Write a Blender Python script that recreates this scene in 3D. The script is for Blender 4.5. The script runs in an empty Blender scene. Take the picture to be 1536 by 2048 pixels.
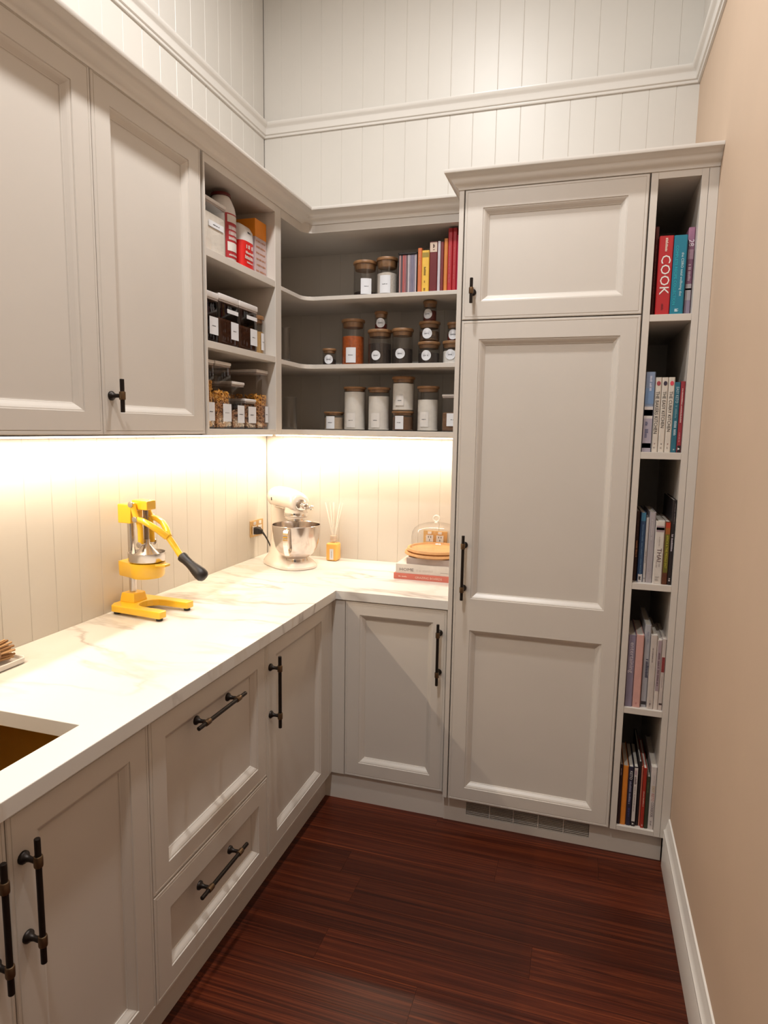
import bpy, bmesh, math, random
from mathutils import Vector, Matrix
RND = random.Random(11)
sc = bpy.context.scene
COL = sc.collection
# ------------------------------------------------------------------ camera
FPX = 1288.13
CAM = Vector((1.57229, -3.02667, 1.56765))
YAW, PITCH, ROLL = -0.298486, -0.127823, 0.015439
Fw = Vector((math.sin(YAW)*math.cos(PITCH), math.cos(YAW)*math.cos(PITCH), math.sin(PITCH)))
Rt = Vector((math.cos(YAW), -math.sin(YAW), 0))
Up = Rt.cross(Fw)
Rt, Up = Rt*math.cos(ROLL)+Up*math.sin(ROLL), -Rt*math.sin(ROLL)+Up*math.cos(ROLL)
cd = bpy.data.cameras.new('camera'); cam = bpy.data.objects.new('camera', cd); COL.objects.link(cam)
M = Matrix((Rt, Up, -Fw)).transposed().to_4x4(); M.translation = CAM
cam.matrix_world = M
cd.sensor_fit = 'VERTICAL'; cd.sensor_height = 24; cd.lens = 24*FPX/2048; cd.clip_start = .02
sc.camera = cam
def ray(px, py):
    return Fw + Rt*((px-768)/FPX) - Up*((py-1024)/FPX)
def at_x(px, py, x):
    r = ray(px, py); return CAM + r*((x-CAM.x)/r.x)
def at_y(px, py, y):
    r = ray(px, py); return CAM + r*((y-CAM.y)/r.y)
# ------------------------------------------------------------------ light
w = bpy.data.worlds.new('world'); sc.world = w; w.use_nodes = True
w.node_tree.nodes['Background'].inputs[0].default_value = (1.0, .95, .9, 1)
w.node_tree.nodes['Background'].inputs[1].default_value = .05
sc.view_settings.view_transform = 'Standard'; sc.view_settings.look = 'None'
sc.view_settings.exposure = 0.14; sc.view_settings.gamma = 1; sc.view_settings.use_curve_mapping = False
CEIL = 3.70
def lamp(kind, name, loc, energy, color, rot=(0, 0, 0), **k):
    l = bpy.data.lights.new(name, kind); l.energy = energy; l.color = color
    for a, b in k.items(): setattr(l, a, b)
    o = bpy.data.objects.new(name, l); o.location = loc; o.rotation_euler = rot; COL.objects.link(o)
    return o
WHITE = (1.0, 1.0, .99); WARM = (1.0, .82, .61)
DOWN = [(.97, -1.3), (.95, -2.65)]
for i, (x, y) in enumerate(DOWN):
    lamp('AREA', ('downlight_back_offscreen', 'downlight_entry_offscreen')[i], (x, y, CEIL-.0145), 29 if i == 0 else 32, WHITE, shape='DISK', size=.13)
ZU = 1.5387
lamp('AREA', 'led_glow', (.07, -1.34, ZU-.016), 11.8, WARM, shape='RECTANGLE', size=.014, size_y=2.5)
lamp('AREA', 'led_glow', (.58, -.07, ZU-.016), 5.2, WARM, (0, 0, math.pi/2), shape='RECTANGLE', size=.014, size_y=1.0)
# ------------------------------------------------------------------ materials
MATS = {}
def nodes(name):
    m = bpy.data.materials.new(name); m.use_nodes = True
    n = m.node_tree.nodes; l = m.node_tree.links
    return m, n, l, n['Principled BSDF']
def pm(name, rgb, rough=.5, metal=0, var=.0, scale=20, bump=0, bscale=200, coat=0, ior=None, emit=0):
    if name in MATS: return MATS[name]
    m, n, l, b = nodes(name)
    b.inputs['Base Color'].default_value = (*rgb, 1); b.inputs['Roughness'].default_value = rough
    b.inputs['Metallic'].default_value = metal; b.inputs['Coat Weight'].default_value = coat
    b.inputs['Coat Roughness'].default_value = .08
    if ior: b.inputs['IOR'].default_value = ior
    if emit:
        b.inputs['Emission Color'].default_value = (*rgb, 1); b.inputs['Emission Strength'].default_value = emit
    if var or bump:
        tc = n.new('ShaderNodeTexCoord')
    if var:
        t = n.new('ShaderNodeTexNoise'); t.inputs['Scale'].default_value = scale; t.inputs['Detail'].default_value = 4
        l.new(tc.outputs['Object'], t.inputs['Vector'])
        r = n.new('ShaderNodeValToRGB'); r.color_ramp.elements[0].position = .3; r.color_ramp.elements[1].position = .7
        r.color_ramp.elements[0].color = (*[c*(1-var) for c in rgb], 1)
        r.color_ramp.elements[1].color = (*[min(1, c*(1+var)) for c in rgb], 1)
        l.new(t.outputs['Fac'], r.inputs['Fac']); l.new(r.outputs['Color'], b.inputs['Base Color'])
    if bump:
        t = n.new('ShaderNodeTexNoise'); t.inputs['Scale'].default_value = bscale; t.inputs['Detail'].default_value = 2
        l.new(tc.outputs['Object'], t.inputs['Vector'])
        bp = n.new('ShaderNodeBump'); bp.inputs['Strength'].default_value = bump; bp.inputs['Distance'].default_value = .001
        l.new(t.outputs['Fac'], bp.inputs['Height']); l.new(bp.outputs['Normal'], b.inputs['Normal'])
    MATS[name] = m
    return m
def glass(name, tint=(.95, .95, .95), rough=.03, ior=1.45):
    m = bpy.data.materials.new(name); m.use_nodes = True; n = m.node_tree.nodes; l = m.node_tree.links
    n.remove(n['Principled BSDF']); out = n['Material Output']
    tr = n.new('ShaderNodeBsdfTransparent'); tr.inputs[0].default_value = (*tint, 1)
    gl = n.new('ShaderNodeBsdfGlossy'); gl.inputs['Roughness'].default_value = rough
    fr = n.new('ShaderNodeFresnel'); fr.inputs['IOR'].default_value = ior
    mx = n.new('ShaderNodeMixShader')
    gm = n.new('ShaderNodeNewGeometry'); mr = n.new('ShaderNodeMapRange')   # thin wall: the same reflectance from both sides
    mr.inputs['To Min'].default_value = ior; mr.inputs['To Max'].default_value = 1/ior
    l.new(gm.outputs['Backfacing'], mr.inputs['Value']); l.new(mr.outputs[0], fr.inputs['IOR'])
    l.new(fr.outputs[0], mx.inputs[0]); l.new(tr.outputs[0], mx.inputs[1]); l.new(gl.outputs[0], mx.inputs[2]); l.new(mx.outputs[0], out.inputs[0])
    return m
def wood_floor():
    m, n, l, b = nodes('jarrah_floor')
    tc = n.new('ShaderNodeTexCoord'); oi = n.new('ShaderNodeObjectInfo')
    add = n.new('ShaderNodeVectorMath'); add.operation = 'ADD'
    sep = n.new('ShaderNodeCombineXYZ')
    mu = n.new('ShaderNodeMath'); mu.operation = 'MULTIPLY'; mu.inputs[1].default_value = 37
    l.new(oi.outputs['Random'], mu.inputs[0]); l.new(mu.outputs[0], sep.inputs[0]); l.new(mu.outputs[0], sep.inputs[1])
    l.new(tc.outputs['Object'], add.inputs[0]); l.new(sep.outputs[0], add.inputs[1])
    mp = n.new('ShaderNodeMapping'); mp.inputs['Scale'].default_value = (1.2, 15, 1); l.new(add.outputs[0], mp.inputs['Vector'])
    t = n.new('ShaderNodeTexNoise'); t.inputs['Scale'].default_value = 1.0; t.inputs['Detail'].default_value = 6; t.inputs['Roughness'].default_value = .62
    t.inputs['Distortion'].default_value = 1.0
    l.new(mp.outputs[0], t.inputs['Vector'])
    r = n.new('ShaderNodeValToRGB'); e = r.color_ramp.elements
    e[0].position = .28; e[0].color = (.018, .0030, .0014, 1); e[1].position = .78; e[1].color = (.18, .040, .012, 1)
    k = e.new(.5); k.color = (.060, .0105, .0038, 1)
    l.new(t.outputs['Fac'], r.inputs['Fac'])
    mr = n.new('ShaderNodeMapRange'); mr.inputs['To Min'].default_value = .8; mr.inputs['To Max'].default_value = 1.35
    l.new(oi.outputs['Random'], mr.inputs['Value'])
    mm = n.new('ShaderNodeVectorMath'); mm.operation = 'SCALE'; l.new(r.outputs['Color'], mm.inputs[0]); l.new(mr.outputs[0], mm.inputs['Scale'])
    l.new(mm.outputs[0], b.inputs['Base Color'])
    b.inputs['Roughness'].default_value = .36; b.inputs['Specular IOR Level'].default_value = .25
    bp = n.new('ShaderNodeBump'); bp.inputs['Strength'].default_value = .15; bp.inputs['Distance'].default_value = .001
    l.new(t.outputs['Fac'], bp.inputs['Height']); l.new(bp.outputs['Normal'], b.inputs['Normal'])
    return m
def marble():
    m, n, l, b = nodes('marble_top')
    g = n.new('ShaderNodeNewGeometry')
    mp = n.new('ShaderNodeMapping'); mp.inputs['Rotation'].default_value = (0, 0, .75); mp.inputs['Scale'].default_value = (1, 2.3, 1)
    l.new(g.outputs['Position'], mp.inputs['Vector'])
    def vein(scale, dist, lo, off, seed):
        a = n.new('ShaderNodeVectorMath'); a.operation = 'ADD'; a.inputs[1].default_value = (seed, seed*.7, 0)
        l.new(mp.outputs[0], a.inputs[0])
        t = n.new('ShaderNodeTexNoise'); t.inputs['Scale'].default_value = scale; t.inputs['Detail'].default_value = 5
        t.inputs['Roughness'].default_value = .55; t.inputs['Distortion'].default_value = dist
        l.new(a.outputs[0], t.inputs['Vector'])
        s = n.new('ShaderNodeMath'); s.operation = 'SUBTRACT'; s.inputs[1].default_value = off; l.new(t.outputs['Fac'], s.inputs[0])
        ab = n.new('ShaderNodeMath'); ab.operation = 'ABSOLUTE'; l.new(s.outputs[0], ab.inputs[0])
        mr = n.new('ShaderNodeMapRange'); mr.inputs['From Max'].default_value = lo; mr.inputs['To Min'].default_value = 1; mr.inputs['To Max'].default_value = 0
        l.new(ab.outputs[0], mr.inputs['Value'])
        return mr.outputs[0]
    def msk(sock, seed, lo, hi):
        t = n.new('ShaderNodeTexNoise'); t.inputs['Scale'].default_value = 1.7; t.inputs['Detail'].default_value = 2
        a = n.new('ShaderNodeVectorMath'); a.operation = 'ADD'; a.inputs[1].default_value = (seed, 3.1, 0)
        l.new(g.outputs['Position'], a.inputs[0]); l.new(a.outputs[0], t.inputs['Vector'])
        mr = n.new('ShaderNodeMapRange'); mr.inputs['From Min'].default_value = lo; mr.inputs['From Max'].default_value = hi
        l.new(t.outputs['Fac'], mr.inputs['Value'])
        mu = n.new('ShaderNodeMath'); mu.operation = 'MULTIPLY'; l.new(sock, mu.inputs[0]); l.new(mr.outputs[0], mu.inputs[1])
        return mu.outputs[0]
    v1 = msk(vein(1.15, .45, .024, .5, 4.2), 2.0, .45, .64)
    v2 = msk(vein(2.2, .8, .05, .47, 9.7), 7.5, .52, .74)
    base = (.68, .655, .62, 1)
    m1 = n.new('ShaderNodeMixRGB'); m1.inputs[1].default_value = base; m1.inputs[2].default_value = (.33, .28, .25, 1)
    sc1 = n.new('ShaderNodeMath'); sc1.operation = 'MULTIPLY'; sc1.inputs[1].default_value = .8; l.new(v1, sc1.inputs[0]); l.new(sc1.outputs[0], m1.inputs[0])
    m2 = n.new('ShaderNodeMixRGB'); m2.inputs[2].default_value = (.48, .38, .27, 1); l.new(m1.outputs[0], m2.inputs[1])
    sc2 = n.new('ShaderNodeMath'); sc2.operation = 'MULTIPLY'; sc2.inputs[1].default_value = .7; l.new(v2, sc2.inputs[0]); l.new(sc2.outputs[0], m2.inputs[0])
    l.new(m2.outputs[0], b.inputs['Base Color']); b.inputs['Roughness'].default_value = .28
    return m
def lumpy(name, c1, c2, scale=60):
    if name in MATS: return MATS[name]
    m, n, l, b = nodes(name)
    tc = n.new('ShaderNodeTexCoord'); t = n.new('ShaderNodeTexVoronoi'); t.inputs['Scale'].default_value = scale
    l.new(tc.outputs['Object'], t.inputs['Vector'])
    r = n.new('ShaderNodeValToRGB'); r.color_ramp.elements[0].color = (*c2, 1); r.color_ramp.elements[1].color = (*c1, 1)
    l.new(t.outputs['Color'], r.inputs['Fac']); l.new(r.outputs['Color'], b.inputs['Base Color'])
    bp = n.new('ShaderNodeBump'); bp.inputs['Strength'].default_value = .7; bp.inputs['Distance'].default_value = .004
    l.new(t.outputs['Distance'], bp.inputs['Height']); l.new(bp.outputs['Normal'], b.inputs['Normal'])
    b.inputs['Roughness'].default_value = .7
    MATS[name] = m; return m
WALL = pm('wall_paint', (.615, .58, .53), .42, var=.012, scale=6)
PLAIN = pm('beige_wall_paint', (.54, .40, .29), .6, var=.02, scale=5, bump=.05, bscale=150)
TRIM = pm('trim_gloss_paint', (.70, .665, .62), .25)
CAB = pm('cabinet_paint', (.605, .555, .50), .34, var=.01, scale=8)
CABIN = pm('cabinet_interior', (.605, .555, .50), .45)
CEILM = pm('ceiling_paint', (.78, .76, .73), .6, var=.01)
FLOOR = wood_floor(); MARBLE = marble()
BRONZE = pm('dark_bronze', (.018, .012, .009), .42, .6)
BRASS = pm('aged_brass', (.16, .10, .055), .38, .9)
GOLD = pm('brushed_brass', (.40, .25, .06), .35, 1, var=.08, scale=14)
BRPL = pm('brass_plate', (.72, .48, .22), .3, .8)
YEL = pm('yellow_enamel', (.86, .51, .025), .28, coat=.5)
STEEL = pm('brushed_steel', (.62, .58, .55), .26, 1, var=.05, scale=30)
CHROME = pm('chrome', (.78, .75, .72), .1, 1)
BLACK = pm('black_rubber', (.012, .008, .007), .45)
MIXW = pm('mixer_enamel', (.72, .63, .55), .22, coat=.4)
PAPER = pm('paper_pages', (.62, .56, .48), .8, var=.06, scale=120)
LABELW = pm('label_white', (.70, .70, .72), .6)
INK = pm('label_ink', (.05, .05, .06), .7)
GLASS = glass('jar_glass'); CLEAR = glass('clear_plastic', (.94, .925, .91), .06, 1.6)
SMOKE = glass('smoky_plastic', (.45, .38, .35), .05, 1.45)
BAMBOO = pm('bamboo_lid', (.25, .125, .052), .5, var=.25, scale=40)
WHITEPL = pm('white_plastic', (.66, .62, .60), .35)
def col(rgb, rough=.55, var=.05): return pm('c_%d_%d_%d' % tuple(int(c*999) for c in rgb), rgb, rough, var=var, scale=30)
# ------------------------------------------------------------------ mesh helpers
def origin_of(p):
    while p is not None and p.parent is not None: p = p.parent
    return Vector(p.location) if p is not None else Vector((0, 0, 0))
class MB:
    def __init__(s): s.v = []; s.f = []
    def add(s, vs, fs):
        k = len(s.v); s.v += [tuple(v) for v in vs]; s.f += [tuple(i+k for i in f) for f in fs]; return s
    def box(s, x0, x1, y0, y1, z0, z1):
        vs = [(x, y, z) for x in (x0, x1) for y in (y0, y1) for z in (z0, z1)]
        return s.add(vs, [(0, 1, 3, 2), (4, 6, 7, 5), (0, 4, 5, 1), (2, 3, 7, 6), (0, 2, 6, 4), (1, 5, 7, 3)])
    def prism(s, poly, axis, a0, a1):
        n = len(poly)
        def P(q, a):
            return {'x': (a, q[0], q[1]), 'y': (q[0], a, q[1]), 'z': (q[0], q[1], a)}[axis]
        vs = [P(q, a0) for q in poly]+[P(q, a1) for q in poly]
        return s.add(vs, [tuple(range(n)), tuple(range(2*n-1, n-1, -1))]+[(i, (i+1) % n, n+(i+1) % n, n+i) for i in range(n)])
    def loft(s, secs, cap=True):
        n = len(secs[0]); vs = [p for q in secs for p in q]; fs = []
        for k in range(len(secs)-1):
            for i in range(n):
                j = (i+1) % n; fs.append((k*n+i, k*n+j, (k+1)*n+j, (k+1)*n+i))
        if cap: fs += [tuple(range(n)), tuple(range((len(secs)-1)*n, len(secs)*n))]
        return s.add(vs, fs)
    def lathe(s, prof, cx=0, cy=0, z=0, n=28, cap=True):
        secs = [[(cx+r*math.cos(2*math.pi*i/n), cy+r*math.sin(2*math.pi*i/n), z+h) for i in range(n)] for r, h in prof]
        return s.loft(secs, cap)
    def tube(s, path, r, n=10):
        path = [Vector(p) for p in path]; secs = []
        prev = None
        for i, p in enumerate(path):
            t = (path[min(i+1, len(path)-1)]-path[max(i-1, 0)]).normalized()
            u = prev if prev is not None else (Vector((0, 0, 1)) if abs(t.z) < .9 else Vector((1, 0, 0)))
            u = (u-t*u.dot(t)).normalized(); prev = u; v = t.cross(u)
            rr = r[i] if isinstance(r, (list, tuple)) else r
            secs.append([tuple(p+u*rr*math.cos(2*math.pi*k/n)+v*rr*math.sin(2*math.pi*k/n)) for k in range(n)])
        return s.loft(secs)
    def build(s, name, mat, parent=None, bevel=0, seg=2, smooth=None, local=False, weld=False):
        off = Vector((0, 0, 0)) if local else origin_of(parent)
        bm = bmesh.new()
        vs = [bm.verts.new(Vector(v)-off) for v in s.v]
        for f in s.f:
            try: bm.faces.new([vs[i] for i in f])
            except ValueError: pass
        if weld: bmesh.ops.remove_doubles(bm, verts=bm.verts, dist=1e-5)
        bmesh.ops.recalc_face_normals(bm, faces=bm.faces)
        if bevel:
            es = [e for e in bm.edges if len(e.link_faces) == 2 and e.calc_face_angle(0) > .5]
            bmesh.ops.bevel(bm, geom=es, offset=bevel, segments=seg, profile=.5, affect='EDGES', clamp_overlap=True)
        me = bpy.data.meshes.new(name); bm.to_mesh(me); bm.free()
        me.materials.append(mat)
        if smooth is None: smooth = bevel > 0
        if smooth:
            for p in me.polygons: p.use_smooth = True
            me.set_sharp_from_angle(angle=math.radians(18 if bevel else 38))
        o = bpy.data.objects.new(name, me); COL.objects.link(o)
        if parent is not None: o.parent = parent
        return o
def thing(name, label, cat, loc=(0, 0, 0), rz=0, group=None):
    o = bpy.data.objects.new(name, None); o.empty_display_size = .05; COL.objects.link(o)
    o.location = loc; o.rotation_euler = (0, 0, rz); o['label'] = label; o['category'] = cat
    if group: o['group'] = group
    return o
def tag(o, label, cat, group=None):
    o['label'] = label; o['category'] = cat
    if group: o['group'] = group
    return o
def struct(o, label=None, cat=None):
    o['kind'] = 'structure'
    if label: o['label'] = label
    if cat: o['category'] = cat
    return o
def bx(name, x0, x1, y0, y1, z0, z1, mat, parent=None, bevel=0, **k):
    return MB().box(x0, x1, y0, y1, z0, z1).build(name, mat, parent, bevel, **k)
def lettering(text, mat, parent, mapf, u0, u1, v0, v1, name='lettering', keep=True):
    """flat print: text fitted into the rectangle u0..u1 (reading direction), v0..v1; mapf(u,v) gives the point"""
    cu = bpy.data.curves.new('t', 'FONT'); cu.body = text; cu.size = 1; cu.resolution_u = 2
    ob = bpy.data.objects.new('t', cu); COL.objects.link(ob)
    me = bpy.data.meshes.new_from_object(ob.evaluated_get(bpy.context.evaluated_depsgraph_get()))
    bpy.data.objects.remove(ob); bpy.data.curves.remove(cu)
    xs = [v.co.x for v in me.vertices]; ys = [v.co.y for v in me.vertices]
    a0, a1, b0, b1 = min(xs), max(xs), min(ys), max(ys)
    off = origin_of(parent)
    for v in me.vertices:
        v.co = Vector(mapf(u0+(v.co.x-a0)/(a1-a0)*(u1-u0), v0+(v.co.y-b0)/(b1-b0)*(v1-v0)))-off
    me.name = name; me.materials.clear(); me.materials.append(mat)
    o = bpy.data.objects.new(name, me); COL.objects.link(o); o.parent = parent
    return o
def print_line(mat, parent, mapf, u0, u1, v0, v1, name='lettering', asp=1):
    """print too small to read: a row of little strokes"""
    mb = MB(); u = u0; d = 1 if u1 > u0 else -1; hv = min(abs(v1-v0)*asp, abs(u1-u0)*.4)
    while (u1-u)*d > 0:
        wd = hv*RND.uniform(.35, .6)
        if (u1-u)*d < wd: break
        if RND.random() < .85:
            t = RND.uniform(.6, 1.0)
            mb.add([mapf(u, v0), mapf(u+d*wd*.75, v0), mapf(u+d*wd*.75, v0+(v1-v0)*t), mapf(u, v0+(v1-v0)*t)], [(0, 1, 2, 3)])
        u += d*wd
    if not mb.f: mb.add([mapf(u0, v0), mapf(u1, v0), mapf(u1, v1), mapf(u0, v1)], [(0, 1, 2, 3)])
    return mb.build(name, mat, parent)
# ------------------------------------------------------------------ dimensions
XR = 1.939; YF = -4.3
H, CT = .9116, .037
XL, YB = .634, -.628
XF, YD = .6181, -.6225           # faces of base doors (left run, back run)
XK, YK = .5843, -.612            # kickboard faces
XU, YU = .3675, -.3444           # upper cabinet fronts
YT = -.6444                      # tall cabinet front
XT0, XT1, XTM = 1.1024, 1.1225, 1.7343
ZTC, ZTG, ZTB = 2.4121, 1.9633, .109
ZD = .119
# ------------------------------------------------------------------ room shell
fl = struct(bx('floor', -.1, XR+.1, YF-.1, .1, -.1, -.019, pm('subfloor', (.1, .05, .03), .8)))
row = 0; y = -1.05+.125*5
def plank(x0, x1, y0, y1):
    o = MB().box(-.5, .5, -.5, .5, -.019, 0).build('plank', FLOOR, fl, local=True) if plank.me is None else None
    if o is None:
        o = bpy.data.objects.new('plank', plank.me); COL.objects.link(o); o.parent = fl
    plank.me = o.data
    o.location = ((x0+x1)/2, (y0+y1)/2, 0); o.scale = (x1-x0-.0006, y1-y0-.0008, 1)
plank.me = None
joints = {4: [.82], 5: [.9], 6: [.2, 1.50], 7: [.88], 3: [1.35], 2: [.55, 1.7], 8: [1.2], 9: [.6, 1.75]}
while y > YF:
    js = joints.get(row, [RND.uniform(.3, 1.7)])
    xs = [0]+js+[XR]
    for a, b in zip(xs[:-1], xs[1:]): plank(a, b, max(y-.125, YF), y)
    y -= .125; row += 1
struct(bx('ceiling', -.1, XR+.1, YF-.1, .1, CEIL, CEIL+.1, CEILM))
wl = struct(bx('wall_left', -.12, -.012, YF-.1, .1, -.1, CEIL, WALL))
wb = struct(bx('wall_back', -.012, XR+.1, .012, .12, -.1, CEIL, WALL))
wr = struct(bx('wall_right', XR, XR+.1, YF-.1, .012, -.1, CEIL, PLAIN))
wf = MB()
wf.box(-.012, .55, YF-.1, YF, -.1, CEIL); wf.box(1.5, XR, YF-.1, YF, -.1, CEIL); wf.box(.55, 1.5, YF-.1, YF, 2.1, CEIL)
struct(wf.build('wall_front', WALL))
# vertical joint boards, V groove between them
def boards(parent, p0, p1, pitch, off, place, z0, z1):
    n0 = math.floor((p0-off)/pitch); k = n0; me = None
    while off+k*pitch < p1-1e-6:
        a = max(p0, off+k*pitch); b = min(p1, off+(k+1)*pitch); k += 1
        if b-a < .006: continue
        c = .0019
        ca, da = (c, .0102) if a > p0+1e-6 else (.0001, .01199); cb, db = (c, .0102) if b < p1-1e-6 else (.0001, .01199)
        poly = [(a, 0), (a, da), (a+ca, .012), (b-cb, .012), (b, db), (b, 0)]
        mb = MB()
        vs = [place(u, d, z) for z in (z0, z1) for u, d in poly]
        n = 6
        mb.add(vs, [tuple(range(6)), tuple(range(11, 5, -1))]+[(i, (i+1) % n, n+(i+1) % n, n+i) for i in range(n)])
        mb.build('board', WALL, parent)
boards(wb, 0, XR, .1038, .0912, lambda u, d, z: (u, .012-d, z), .0, CEIL)
boards(wl, -2.75, 0, .1018, -.2074, lambda u, d, z: (-.012+d, u, z), .0, CEIL)
bx('board', -.012, 0, YF, -2.75, 0, CEIL, WALL, wl)
boards(wr, -2.4, -.0001, .104, 0, lambda u, d, z: (XR-d*.3, u, z), 3.02, CEIL)
# picture rail profile (distance out of wall, height)
RZ = 2.965
rp = [(0, 0), (.008, 0), (.010, .004), (.010, .009), (.016, .012), (.018, .018), (.018, .036), (.021, .040), (.028, .046), (.034, .056), (.034, .062), (0, .062)]
trims = [0]
def trim(mb, label, mat=TRIM, smooth=True):
    trims[0] += 1
    return struct(mb.build('trim_%d' % trims[0], mat, smooth=smooth), label, 'trim')
m = MB(); m.loft([[(d, 0-d, RZ+z) for d, z in rp], [(XR-d, 0-d, RZ+z) for d, z in rp]]); trim(m, 'white moulded picture rail across the back wall')
m = MB(); m.loft([[(d, YF, RZ+z) for d, z in rp], [(d, -d, RZ+z) for d, z in rp]]); trim(m, 'white moulded picture rail along the left wall above the cabinets')
m = MB(); m.loft([[(XR-d, YF, RZ+z) for d, z in rp], [(XR-d, -d, RZ+z) for d, z in rp]]); trim(m, 'white moulded picture rail along the beige right wall')
bp_ = [(0, 0), (.019, 0), (.019, .125), (.017, .130), (.019, .134), (.019, .140), (.013, .146), (.011, .160), (.007, .172), (.005, .184), (0, .186)]
m = MB(); m.loft([[(XR-d, YF, z) for d, z in bp_], [(XR-d, YT-.0005, z) for d, z in bp_]])
struct(m.build('baseboard_right', TRIM, smooth=True))
# ceiling downlights
for i, (x, y) in enumerate(DOWN):
    t = thing('downlight', 'round white recessed downlight in the ceiling '+('nearer the back wall' if i == 0 else 'nearer the doorway'), 'light', (x, y, CEIL-.01), group='ceiling downlights')
    MB().lathe([(.068, .0), (.078, -.003), (.081, .004), (.081, .0105), (.068, .0105)], x, y, CEIL-.0105, cap=False).build('ring', WHITEPL, t, smooth=True)
    MB().lathe([(.0675, .004), (.0675, .0085)], x, y, CEIL-.0105).build('lens', pm('lamp_lens', (.85, .83, .8), .4), t)
# ------------------------------------------------------------------ doors, handles
def mapx(x): return lambda u, v, o: (x+o, u, v)      # face looks to +x : u=y
def mapy(y): return lambda u, v, o: (u, y-o, v)      # face looks to -y : u=x
def rect_loop(mp, r, o):
    u0, u1, v0, v1 = r
    return [mp(u0, v0, o), mp(u1, v0, o), mp(u1, v1, o), mp(u0, v1, o)]
MOULD = [(0, 0), (.0012, -.0030), (.0040, -.0032), (.006, -.0042), (.010, -.0070), (.014, -.0108), (.0185, -.0150), (.0200, -.0155), (.0212, -.0182), (.0240, -.0187)]
def door(name, parent, mp, u0, u1, v0, v1, panels, mat=CAB, th=.02):
    mb = MB(); np_ = len(panels)
    panels = sorted(panels, key=lambda p: p[2])
    cuts = [v0]+[(panels[i][3]+panels[i+1][2])/2 for i in range(np_-1)]+[v1]
    for i, p in enumerate(panels):
        fb, ft = (1 if i == 0 else 0), (1 if i == np_-1 else 0)
        def ins(k): return (u0+k, u1-k, cuts[i]+k*fb, cuts[i+1]-k*ft)
        loops = [(ins(0), -th), (ins(0), -.002), (ins(.002), 0), (ins(.0075), 0), (ins(.0083), -.0014), (ins(.0100), -.0014), (ins(.0108), 0)]
        for k, o in MOULD: loops.append(((p[0]+k, p[1]-k, p[2]+k, p[3]-k), o))
        mb.loft([rect_loop(mp, r, o) for r, o in loops], cap=False)
    d = mb.build(name, mat, parent)
    k = MOULD[-1][0]; o = MOULD[-1][1]
    for p in panels:
        q = (p[0]+k-.001, p[1]-k+.001, p[2]+k-.001, p[3]-k+.001)
        MB().loft([rect_loop(mp, q, o-.0015), rect_loop(mp, q, o)]).build('panel', mat, d)
    return d
def handle(parent, mp, u, v, length, posts, vertical=True, out=.036, r=.0058):
    def P(a, o, b=0): return mp(u+b, v+a, o) if vertical else mp(u+a, v+b, o)
    e = length/2
    MB().tube([P(-e, out), P(-e+.001, out), P(e-.001, out), P(e, out)], [r*.85, r, r, r*.85], 12).build('handle_bar', BRONZE, parent, smooth=True)
    for a in posts:
        m = MB()
        m.tube([P(a, .0), P(a, .004), P(a, .0065), P(a, .010), P(a, .018), P(a, out-.002)], [.0125, .0125, .0105, .0068, .0052, .0062], 14)
        m.build('handle_post', BRONZE, parent, smooth=True)
        MB().tube([P(a-.011, out), P(a-.0105, out), P(a-.0085, out), P(a+.0085, out), P(a+.0105, out), P(a+.011, out)], [.0062, .0078, .0084, .0084, .0078, .0062], 14).build('handle_collar', BRASS, parent, smooth=True)
def loc_of(x0, x1, y0, y1, z0): return ((x0+x1)/2, (y0+y1)/2, z0)
# ------------------------------------------------------------------ left base run
G = .0012
def carcass(t, x0, x1, y0, y1, z0, z1, open_side, mat=CABIN, th=.016):
    """panels of a closed cupboard box"""
    m = MB(); m.box(x0, x1, y0, y1, z0, z0+th); m.box(x0, x1, y0, y1, z1-th, z1)
    if open_side == 'x':
        m.box(x0, x1, y0, y0+th, z0, z1); m.box(x0, x1, y1-th, y1, z0, z1); m.box(x0, x0+.006, y0, y1, z0, z1)
    else:
        m.box(x0, x0+th, y0, y1, z0, z1); m.box(x1-th, x1, y0, y1, z0, z1); m.box(x0, x1, y1-.006, y1, z0, z1)
    return m.build('carcass', mat, t)
UNDER = H-CT
def base_left(label, y0, y1):
    t = thing('base_cabinet', label, 'cabinet', loc_of(0, XF, y0, y1, 0))
    return t
y_sink0, y_mid, y_sink1, y_dr1, y_in = -2.6, -2.2005, -1.8033, -1.2055, YD
t = base_left('white sink base cabinet with two panelled doors and long bronze bar handles', y_sink0, y_sink1)
m = MB(); m.box(0.001, XF-.021, y_sink0, y_sink0+.016, .11, UNDER-.001); m.box(0.001, XF-.021, y_sink1-.016, y_sink1, .11, UNDER-.001); m.box(.001, XF-.021, y_sink0, y_sink1, .11, .126)
m.build('carcass', CABIN, t)
bx('kickboard', XK-.016, XK, y_sink0, y_sink1, 0, .112, CAB, t)
for a, b, hy in ((y_sink0, y_mid, -2.2405), (y_mid, y_sink1, -2.168)):
    d = door('door', t, mapx(XF), a+G, b-G, ZD-.002, UNDER-.003, [(a+.066, b-.066, .166, .806)])
    handle(d, mapx(XF), hy, .690, .252, (-.0805, .0805))
bx('end_panel', .001, XF, y_sink0-.018, y_sink0, 0, UNDER-.001, CAB, t)
t = base_left('white base cabinet with two panelled drawers under the worktop', y_sink1, y_dr1)
carcass(t, .001, XF-.021, y_sink1+.0005, y_dr1-.0005, .11, UNDER-.001, 'x')
bx('kickboard', XK-.016, XK, y_sink1, y_dr1, 0, .112, CAB, t)
d = door('drawer', t, mapx(XF), y_sink1+G, y_dr1-G, .4135, UNDER-.003, [(-1.739, -1.266, .467, .806)])
handle(d, mapx(XF), -1.5275, .788, .245, (-.080, .080), False)
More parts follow.
